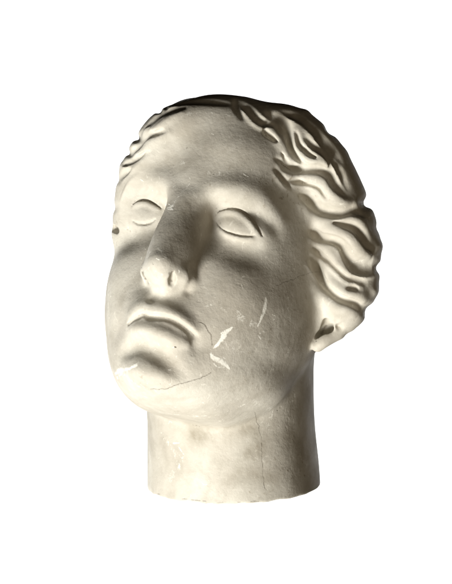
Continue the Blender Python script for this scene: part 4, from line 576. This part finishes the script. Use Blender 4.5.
 [(7.392, -0.131, -4.33, 0.2, 0.6), (7.207, -0.153, -4.826, 0.2, 0.6)]]  # shade of the ear hollow put into the colour
# soft grey stains and painted shade, same layout
STAINS_AND_SHADE = [[(0.388, 1.14, -12.924, 0.8, 1), (2.078, 1.129, -12.372, 0.8, 1), (3.764, 0.397, -11.577, 0.8, 1)],
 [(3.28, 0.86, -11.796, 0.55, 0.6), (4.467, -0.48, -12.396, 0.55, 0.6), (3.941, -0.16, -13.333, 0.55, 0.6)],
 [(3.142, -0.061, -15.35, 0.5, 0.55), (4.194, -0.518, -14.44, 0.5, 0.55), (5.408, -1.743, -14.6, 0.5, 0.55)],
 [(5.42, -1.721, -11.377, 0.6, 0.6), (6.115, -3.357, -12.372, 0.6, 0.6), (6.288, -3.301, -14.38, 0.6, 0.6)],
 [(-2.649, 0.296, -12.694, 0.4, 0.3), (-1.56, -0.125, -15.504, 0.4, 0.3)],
 [(-0.985, 9.345, 5.012, 1.1, 0.5), (1.21, 9.13, 4.306, 1.1, 0.5), (3.164, 8.464, 3.722, 1.1, 0.5)],  # this and the next: forehead grey, part stain, part painted shading
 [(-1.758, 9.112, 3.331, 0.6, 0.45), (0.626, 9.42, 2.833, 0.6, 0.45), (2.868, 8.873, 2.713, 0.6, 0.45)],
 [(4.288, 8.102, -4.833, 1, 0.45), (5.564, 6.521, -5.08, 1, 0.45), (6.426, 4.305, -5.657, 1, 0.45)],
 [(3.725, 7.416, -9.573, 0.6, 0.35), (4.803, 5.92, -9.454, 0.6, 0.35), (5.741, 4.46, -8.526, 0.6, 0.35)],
 [(-0.926, 9.185, -8.698, 0.5, 0.35), (0.545, 9.206, -8.93, 0.5, 0.35), (1.821, 8.731, -9.918, 0.5, 0.35)],  # painted shade in the fold under the lower lip
 [(0.361, 10.05, 0.392, 0.8, 0.75), (0.73, 10.552, -1.386, 0.8, 0.75), (0.679, 11.05, -2.549, 0.8, 0.75)],  # shading of the nose bridge put into the colour
 [(0.97, 9.846, -0.197, 0.7, 0.6), (1.309, 10.051, -1.83, 0.7, 0.6)],  # nose shadow painted along its side
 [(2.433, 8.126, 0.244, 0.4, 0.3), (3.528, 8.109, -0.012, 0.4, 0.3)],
 [(6.825, 2.797, -5.288, 0.7, 0.5), (6.314, 0.781, -7.627, 0.7, 0.5)],  # painted shade where the side of the face turns away
 [(4.47, 6.274, 8.083, 0.7, 0.7), (6.603, 5.34, 6.972, 0.7, 0.7), (8.181, 4.033, 5.247, 0.7, 0.7), (9.062, 2.963, 3.298, 0.7, 0.7)],  # darker along the crest of the hair
 [(7.337, -0.096, -4.346, 0.35, 0.8), (7.167, -0.117, -4.907, 0.35, 0.8)],  # ear hollow again, softer painted shade
 [(9.244, 1.771, -2.069, 0.2, 0.6), (9.723, 1.685, -2.183, 0.2, 0.6)]]  # darker spot in a groove of the curls
# ------------------------------------------------------------------ the whole form and its mesh
def wave_hair(H, d):
    """combed waves over the crown and the back, outside the modelled locks"""
    x, y, z = H[..., 0], H[..., 1], H[..., 2]
    m = sstep(0.5, -2.5, y + 0.25 * np.abs(x - 1)) * sstep(-6.5, -4.0, z)
    a = np.arctan2(x, z + 2.0) * 7.5 + 0.55 * np.sin(y * 1.1 + z * 0.5)
    w = 0.17 * np.sin(a * 2.1 + 0.8 * np.sin(y * 0.9)) + 0.08 * np.sin(a * 5.3 + y)
    m2 = sstep(5.0, 2.5, y) * sstep(6.2, 7.8, z) * (1 - m)
    w2 = 0.09 * np.sin(x * 5.2 + 0.9 * np.sin(y * 1.3)) + 0.05 * np.sin(x * 11.0 + y)
    return d - w * m - w2 * m2
def solid(W, S, block=0):
    shp = W.shape[:-1]; P = W.reshape(-1, 3); H = to_head(P)
    d = blobs(H, base_head(H))
    d = wave_hair(H, d)
    d = apply_strokes(H, d, S, block)
    return smin(d, neck(P), 0.8).reshape(shp)
def surface_nets(h, S):
    """dual mesh of solid() = 0 with cell size h, evaluated only in blocks near the surface"""
    NB = 8; bs = NB * h
    lo = np.array([-11.0, -12.5, -0.6]); hi = np.array([11.5, 14.5, 28.5])
    nb = np.ceil((hi - lo) / bs).astype(int)
    bi = np.stack(np.meshgrid(*[np.arange(n) for n in nb], indexing='ij'), -1).reshape(-1, 3)
    cen = lo + (bi + 0.5) * bs
    d = solid(cen, S); low = to_head(cen)[:, 2] < -8.5      # the field is steep under the chin
    bi = bi[np.abs(d) < bs * 0.87 * np.where(low, 1.5, 1.15) + 0.1]
    n1 = NB + 1
    off = np.stack(np.meshgrid(*[np.arange(n1)] * 3, indexing='ij'), -1).reshape(-1, 3)
    dim = nb * NB + 2
    def key(g): return (g[..., 0] * dim[1] + g[..., 1]) * dim[2] + g[..., 2]
    keys, poss, edges, border = [], [], [], []
    CH = 1500
    todo = [bi[s:s+CH] for s in range(0, len(bi), CH)]
    done = set(map(tuple, bi.tolist())); rounds = 0
    while todo:
        g0 = todo.pop(0) * NB
        G = g0[:, None, :] + off[None]
        V = solid(lo + G.reshape(-1, 3) * h, S, n1 ** 3).reshape(-1, n1, n1, n1)
        ins = V < 0
        for t in range(3):
            for side, step in ((0, -1), (NB, 1)):
                fc = np.take(ins, side, axis=t + 1).reshape(len(ins), -1)
                mx = fc.any(1) & ~fc.all(1)
                nbk = g0[mx] // NB; nbk[:, t] += step
                border.append(set(map(tuple, nbk.tolist())))
        c = [ins[:, i:i+NB, j:j+NB, k:k+NB] for i in (0, 1) for j in (0, 1) for k in (0, 1)]
        cnt = sum(a.astype(np.int8) for a in c)
        b, i, j, k = np.nonzero((cnt > 0) & (cnt < 8))
        acc = np.zeros((len(b), 3)); num = np.zeros(len(b))
        corner = [(a, bb, cc) for a in (0, 1) for bb in (0, 1) for cc in (0, 1)]
        for p in range(8):
            for ax in range(3):
                if corner[p][ax]: continue
                q = list(corner[p]); q[ax] = 1
                va = V[b, i+corner[p][0], j+corner[p][1], k+corner[p][2]]
                vb = V[b, i+q[0], j+q[1], k+q[2]]
                m = (va < 0) != (vb < 0)
                t = va / np.where(m, va - vb, 1)
                pt = np.tile(np.array(corner[p], float), (len(b), 1)); pt[:, ax] += t
                acc += pt * m[:, None]; num += m
        cell = g0[b] + np.stack([i, j, k], 1)
        keys.append(key(cell)); poss.append(lo + (cell + acc / num[:, None]) * h)
        for ax in range(3):
            e = [slice(0, NB)] * 3; f = [slice(0, NB)] * 3; f[ax] = slice(1, NB + 1)
            A = ins[(slice(None),) + tuple(e)]; B = ins[(slice(None),) + tuple(f)]
            b2, i2, j2, k2 = np.nonzero(A != B)
            edges.append((ax, g0[b2] + np.stack([i2, j2, k2], 1), A[b2, i2, j2, k2]))
            if not todo and ax == 2 and rounds < 6:
                # the surface runs on into blocks the sieve left out: take them in too
                rounds += 1; need = set()
                for ax2, g, a2 in edges:
                    m = (g % NB == 0).any(1); g = g[m]
                    u, v = (ax2 + 1) % 3, (ax2 + 2) % 3
                    for su in (0, 1):
                        for sv in (0, 1):
                            q = g.copy(); q[:, u] -= su; q[:, v] -= sv
                            need.update(map(tuple, np.unique(q // NB, axis=0).tolist()))
                # a block face crossed by the surface: look across it as well
                for dd in border:
                    need.update(dd)
                border.clear()
                need = [n for n in need if n not in done and all(0 <= n[t] < nb[t] for t in range(3))]
                if need:
                    done.update(need); need = np.array(need)
                    todo = [need[s:s+CH] for s in range(0, len(need), CH)]
    keys = np.concatenate(keys); V = np.concatenate(poss)
    o = np.argsort(keys); keys = keys[o]; V = V[o]
    F = []
    for ax, g, a in edges:
        u, v = (ax + 1) % 3, (ax + 2) % 3
        du = np.zeros(3, int); du[u] = 1; dv = np.zeros(3, int); dv[v] = 1
        q = np.stack([key(g - du - dv), key(g - dv), key(g), key(g - du)], 1)
        ix = np.searchsorted(keys, q); ix = np.minimum(ix, len(keys) - 1)
        ok = (keys[ix] == q).all(1)
        ix = ix[ok]; a = a[ok]
        ix = np.where(a[:, None], ix, ix[:, ::-1])
        F.append(ix)
    return V, np.concatenate(F)

def relax(V, F, n, lam=0.5):
    for _ in range(n):
        for l in (lam, -lam * 0.98):
            acc = np.zeros_like(V); num = np.zeros(len(V))
            for a in range(4):
                i, j = F[:, a], F[:, (a + 1) % 4]
                for c in range(3):
                    acc[:, c] += np.bincount(i, V[j, c], len(V)) + np.bincount(j, V[i, c], len(V))
                num += np.bincount(i, minlength=len(V)) + np.bincount(j, minlength=len(V))
            V = V + l * (acc / np.maximum(num, 1)[:, None] - V)
    return V
def vnormals(V, F):
    n = np.cross(V[F[:, 2]] - V[F[:, 0]], V[F[:, 3]] - V[F[:, 1]])
    out = np.zeros_like(V)
    for a in range(4):
        for c in range(3): out[:, c] += np.bincount(F[:, a], n[:, c], len(V))
    return out / (np.linalg.norm(out, axis=1, keepdims=True) + 1e-12)
CELL = 0.07
PLASTER_A = (0.505, 0.47, 0.405); PLASTER_B = (0.62, 0.592, 0.522); PLASTER_C = (0.29, 0.262, 0.205)
LAMPS = [('key_lamp', (-.50, -.67, -.55), 1.5, 0.42, 43, (1.0, 0.98, 0.92)),
         ('fill_lamp', (.45, -.8, -.30), 2.0, 1.2, 4.9, (1.0, 0.82, 0.58))]  # unseen fill, added in place of bounced light
WORLD = (1.0, 0.82, 0.58); WSTR = 0.008
EXPOSURE = 0.0
# ------------------------------------------------------------------ Blender side
import bpy
T0 = time.time()
SS = prep(STROKES)
VV, FF = surface_nets(CELL, SS)
VV = relax(VV, FF, 1)
NN = vnormals(VV, FF)
if (NN * (VV - np.array([0, 0, 14.0]))).sum(1).mean() < 0:
    FF = FF[:, ::-1]; NN = -NN
print('mesh', len(VV), len(FF), round(time.time() - T0, 1), 's')

# wear and painted light: white chips and glint, dark cracks, stains and shade
HV = to_head(VV)
def mask(curves):
    S = prep([('relief', 0, [tuple(p) for p in c]) for c in curves])
    m = np.zeros(len(HV))
    for op, k, C, lo, hi in S:
        q = np.all((HV > lo) & (HV < hi), -1)
        if q.any():
            bd, br, ba = curve_dist(HV[q], C)
            m[q] = np.maximum(m[q], ba * np.exp(-(bd / np.maximum(br, CELL * 0.95)) ** 2))
    return m
CHIP_GLINT = mask(CHIPS_AND_GLINT); CRACK_SHADE = mask(CRACKS_AND_SHADE); STAIN_SHADE = mask(STAINS_AND_SHADE)

# which part each face of the cast belongs to
FC = VV[FF].mean(1); HC = to_head(FC)
x, y, z = HC.T
d_face = blobs(HC, smin(smin(face_loft(HC), ell(HC, (0, -0.6, 1.6), (6.6, 8.2, 6.95)), 1.6), ell(HC, (-3.0, 3.0, 4.5), (3.7, 4.4, 4.2)), 1.8))
_C = catmull(HAIR_ROLL); _d, _r, _a = curve_dist(HC, _C)
d_hair = np.minimum(hair_mass(HC), _d - _r); d_neck = neck(FC)
part = np.zeros(len(FF), int)                                    # 0 face
part[(d_hair < d_face + 0.05) | ((y < 0) & (d_neck > 0.25))] = 1  # 1 hair
part[(d_neck < 0.12) & (FC[:, 2] < 9.5)] = 2                      # 2 neck
isf = part == 0
for i, s in ((3, -1), (4, 1)):
    e = ((x - s * 3.3) / 1.75) ** 2 + ((z + 0.08 + 0.1 * (s * x - 3.3)) / 0.98) ** 2 < 1
    part[isf & e & (y > 4)] = i
wn = np.interp(z, [-5.6, -5.0, -4.2, -2.5, -0.5, 1.0], [0.5, 1.5, 2.05, 1.35, 0.95, 0.85])
part[isf & (np.abs(x - 0.1) < wn) & (z > -5.5) & (z < 1.0) & (y > 6)] = 5
lip = np.full(len(FF), 9.0)
near = np.where(isf & (z < -5) & (z > -10) & (y > 6))[0]
for C in LIPS:
    C = catmull([tuple(p) for p in C])
    bd, br, ba = curve_dist(HC[near], C)
    lip[near] = np.minimum(lip[near], bd - br * 1.05)
part[lip < 0.03] = 6
ear = np.linalg.norm((HC - np.array(EAR)) / np.array([1.0, 1.6, 1.1]), axis=1) < 1
part[ear & ((part == 0) | (part == 1))] = 7

def new_mat(name):
    m = bpy.data.materials.new(name); m.use_nodes = True
    m.node_tree.nodes.clear()
    return m, m.node_tree.nodes, m.node_tree.links
def plaster():
    m, n, l = new_mat('old_plaster')
    out = n.new('ShaderNodeOutputMaterial'); b = n.new('ShaderNodeBsdfPrincipled')
    l.new(b.outputs[0], out.inputs[0])
    tc = n.new('ShaderNodeTexCoord')
    def noise(scale, detail, rough=0.6, dist=0.0):
        t = n.new('ShaderNodeTexNoise'); t.inputs['Scale'].default_value = scale
        t.inputs['Detail'].default_value = detail; t.inputs['Roughness'].default_value = rough
        t.inputs['Distortion'].default_value = dist
        l.new(tc.outputs['Object'], t.inputs['Vector']); return t.outputs['Fac']
    def ramp(src, pts):
        r = n.new('ShaderNodeValToRGB'); e = r.color_ramp.elements
        e[0].position, e[0].color = pts[0][0], (*pts[0][1], 1)
        e[1].position, e[1].color = pts[-1][0], (*pts[-1][1], 1)
        for p, c in pts[1:-1]:
            q = e.new(p); q.color = (*c, 1)
        l.new(src, r.inputs[0]); return r.outputs['Color']
    def mix(f, a, c, mode='MIX'):
        x = n.new('ShaderNodeMix'); x.data_type = 'RGBA'; x.blend_type = mode
        for s, v in ((0, f), (6, a), (7, c)):
            if hasattr(v, 'is_linked'): l.new(v, x.inputs[s])
            elif isinstance(v, tuple): x.inputs[s].default_value = (*v, 1)
            else: x.inputs[s].default_value = v
        return x.outputs[2]
    def mth(op, a, c=None, clamp=False):
        x = n.new('ShaderNodeMath'); x.operation = op; x.use_clamp = clamp
        for s, v in ((0, a), (1, c)):
            if v is None: continue
            if hasattr(v, 'is_linked'): l.new(v, x.inputs[s])
            else: x.inputs[s].default_value = v
        return x.outputs[0]
    g1 = (0.0,) * 3; w1 = (1.0,) * 3
    big = ramp(noise(17, 6, 0.62, 0.8), [(0.38, g1), (0.62, w1)])
    mid = ramp(noise(55, 6, 0.65, 0.3), [(0.40, g1), (0.70, w1)])
    col = mix(big, PLASTER_A, PLASTER_B)
    col = mix(mth('MULTIPLY', mid, 0.42), col, PLASTER_C)
    # rubbed grime: scattered specks and smears
    sp = ramp(noise(260, 3, 0.55), [(0.62, g1), (0.72, w1)])
    zone = ramp(noise(16, 3, 0.5), [(0.50, g1), (0.66, w1)])
    col = mix(mth('MULTIPLY', mth('MULTIPLY', sp, zone), 0.55), col, (0.22, 0.17, 0.10))
    sc = ramp(noise(150, 2, 0.5, 2.0), [(0.66, g1), (0.74, w1)])
    col = mix(mth('MULTIPLY', sc, 0.35), col, (0.90, 0.87, 0.78))
    ac = n.new('ShaderNodeAttribute'); ac.attribute_name = 'chip_glint'
    ak = n.new('ShaderNodeAttribute'); ak.attribute_name = 'crack_shade'
    at = n.new('ShaderNodeAttribute'); at.attribute_name = 'stain_shade'
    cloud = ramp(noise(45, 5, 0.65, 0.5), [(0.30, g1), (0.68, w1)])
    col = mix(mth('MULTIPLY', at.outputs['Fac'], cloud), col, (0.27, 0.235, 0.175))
    rag = noise(800, 5, 0.7)
    chip_glint = mth('SUBTRACT', mth('MULTIPLY', ac.outputs['Fac'], 4.2), mth('MULTIPLY', mth('ADD', rag, noise(230, 3, 0.6)), 2.7), True)
    col = mix(chip_glint, col, (0.93, 0.91, 0.83))
    crk_shade = mth('SUBTRACT', mth('MULTIPLY', ak.outputs['Fac'], 2.0), mth('MULTIPLY', rag, 1.3), True)
    col = mix(crk_shade, col, (0.07, 0.05, 0.03))
    l.new(col, b.inputs['Base Color'])
    rg = n.new('ShaderNodeMapRange'); l.new(mid, rg.inputs[0])
    rg.inputs[3].default_value = 0.55; rg.inputs[4].default_value = 0.75
    l.new(rg.outputs[0], b.inputs['Roughness'])
    b.inputs['Specular IOR Level'].default_value = 0.25
    # relief: casting ripples, pits, grain, chips and cracks
    h = mth('MULTIPLY', noise(38, 4, 0.5), 1.0)
    h = mth('ADD', h, mth('MULTIPLY', noise(480, 5, 0.7), 0.30))
    h = mth('ADD', h, mth('MULTIPLY', noise(130, 3, 0.6), 0.55))
    pit = ramp(noise(190, 2, 0.4), [(0.24, g1), (0.30, w1)])
    h = mth('ADD', h, mth('MULTIPLY', pit, 0.1))
    h = mth('SUBTRACT', h, mth('MULTIPLY', crk_shade, 0.25))
    h = mth('ADD', h, mth('MULTIPLY', chip_glint, 0.12))
    bp = n.new('ShaderNodeBump'); bp.inputs['Strength'].default_value = 0.55; bp.inputs['Distance'].default_value = 0.0012
    l.new(h, bp.inputs['Height']); l.new(bp.outputs[0], b.inputs['Normal'])
    return m
MAT = plaster()
root = bpy.data.objects.new('plaster_head', None); bpy.context.scene.collection.objects.link(root)
root['label'] = 'life-size cream plaster cast of a classical head with wavy hair, tilted on its cut-off neck'
root['category'] = 'sculpture'
def piece(name, sel, parent, label=None):
    f = FF[sel]; u, inv = np.unique(f, return_inverse=True)
    f = inv.reshape(f.shape)
    me = bpy.data.meshes.new(name)
    me.vertices.add(len(u)); me.vertices.foreach_set('co', (VV[u] * 0.01).astype(np.float32).ravel())
    me.loops.add(f.size); me.loops.foreach_set('vertex_index', f.astype(np.int32).ravel())
    me.polygons.add(len(f)); me.polygons.foreach_set('loop_start', np.arange(0, f.size, 4, dtype=np.int32))
    me.update(calc_edges=True); me.validate()
    me.polygons.foreach_set('use_smooth', np.ones(len(me.polygons), bool))
    for nm, arr in (('chip_glint', CHIP_GLINT), ('crack_shade', CRACK_SHADE), ('stain_shade', STAIN_SHADE)):
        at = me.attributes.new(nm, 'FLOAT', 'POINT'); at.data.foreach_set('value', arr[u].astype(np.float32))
    me.normals_split_custom_set_from_vertices(NN[u].tolist())
    me.materials.append(MAT)
    o = bpy.data.objects.new(name, me); bpy.context.scene.collection.objects.link(o); o.parent = parent
    if label: o['label'] = label
    return o
face = piece('face', part == 0, root)
piece('hair', part == 1, root, 'wavy locks combed back from the forehead')
piece('neck', part == 2, root, 'short neck cut off flat at its foot')
piece('eye', part == 3, face); piece('eye', part == 4, face)
piece('nose', part == 5, face, 'straight nose with a worn tip')
piece('mouth', part == 6, face)
piece('ear', part == 7, root, 'ear half covered by the curls')

# ------------------------------------------------------------------ white studio backdrop
def simple(name, c, r=0.9):
    m, n, l = new_mat(name)
    out = n.new('ShaderNodeOutputMaterial'); b = n.new('ShaderNodeBsdfPrincipled'); l.new(b.outputs[0], out.inputs[0])
    b.inputs['Base Color'].default_value = (*c, 1); b.inputs['Roughness'].default_value = r
    return m
vs, fs = [], []
R = 4.2; na, nz = 40, 2
for k, zz in enumerate((-1.9, 1.55)):
    for i in range(na + 1):
        a = math.radians(-46 + 92 * i / na)
        vs.append((math.sin(a) * R, math.cos(a) * R, zz))
for i in range(na): fs.append((i, i + 1, na + 2 + i, na + 1 + i))
me = bpy.data.meshes.new('backdrop'); me.from_pydata(vs, [], fs); me.update()
for p in me.polygons: p.use_smooth = True
me.materials.append(simple('white_paper', (0.92, 0.92, 0.92)))
bd = bpy.data.objects.new('backdrop', me); bpy.context.scene.collection.objects.link(bd)
md = bd.modifiers.new('thickness', 'SOLIDIFY'); md.thickness = 0.02
bd['kind'] = 'structure'

def area(name, loc, target, size, power, col, spread=180, size_y=None):
    L = bpy.data.lights.new(name, 'AREA'); L.energy = power; L.color = col; L.size = size
    if size_y: L.shape = 'RECTANGLE'; L.size_y = size_y
    L.spread = math.radians(spread)
    o = bpy.data.objects.new(name, L); bpy.context.scene.collection.objects.link(o)
    o.location = loc
    from mathutils import Vector
    o.rotation_euler = (Vector(target) - Vector(loc)).to_track_quat('-Z', 'Y').to_euler()
    return o
for sx in (-1, 1):
    area('backdrop_lamp', (sx * 2.6, 1.9, -0.1), (sx * 0.2, 4.2, -0.1), 1.2, 130, (1, 1, 1), 150, 3.2)  # added out of view to lift the backdrop to plain white
HEAD = np.array([0, 0, 0.15])
for nm, dirv, dist, size, pw, col in LAMPS:
    dv = np.array(dirv, float); dv /= np.linalg.norm(dv)
    area(nm, tuple(HEAD + dv * dist), tuple(HEAD), size, pw, col)
w = bpy.data.worlds.new('World'); bpy.context.scene.world = w; w.use_nodes = True
w.node_tree.nodes['Background'].inputs[0].default_value = (*WORLD, 1)
w.node_tree.nodes['Background'].inputs[1].default_value = WSTR

# ------------------------------------------------------------------ camera
cam = bpy.data.cameras.new('camera'); co = bpy.data.objects.new('camera', cam)
bpy.context.scene.collection.objects.link(co); bpy.context.scene.camera = co
cam.sensor_fit = 'HORIZONTAL'; cam.sensor_width = 36; cam.lens = 141.2
cam.shift_x = -11.0 / 452; cam.shift_y = -43.8 / 452
cam.clip_start = 0.05; cam.clip_end = 60
D = 1.2
co.location = (0, -D * math.cos(ELEV), ORG[2] * 0.01 + D * math.sin(ELEV))
co.rotation_euler = (math.radians(90) - ELEV, 0, 0)
sc = bpy.context.scene
sc.view_settings.view_transform = 'Standard'; sc.view_settings.look = 'None'
sc.view_settings.exposure = EXPOSURE; sc.view_settings.gamma = 1
sc.cycles.use_denoising = True
try: sc.cycles.denoiser = 'OPENIMAGEDENOISE'
except Exception: pass
sc.cycles.max_bounces = 6
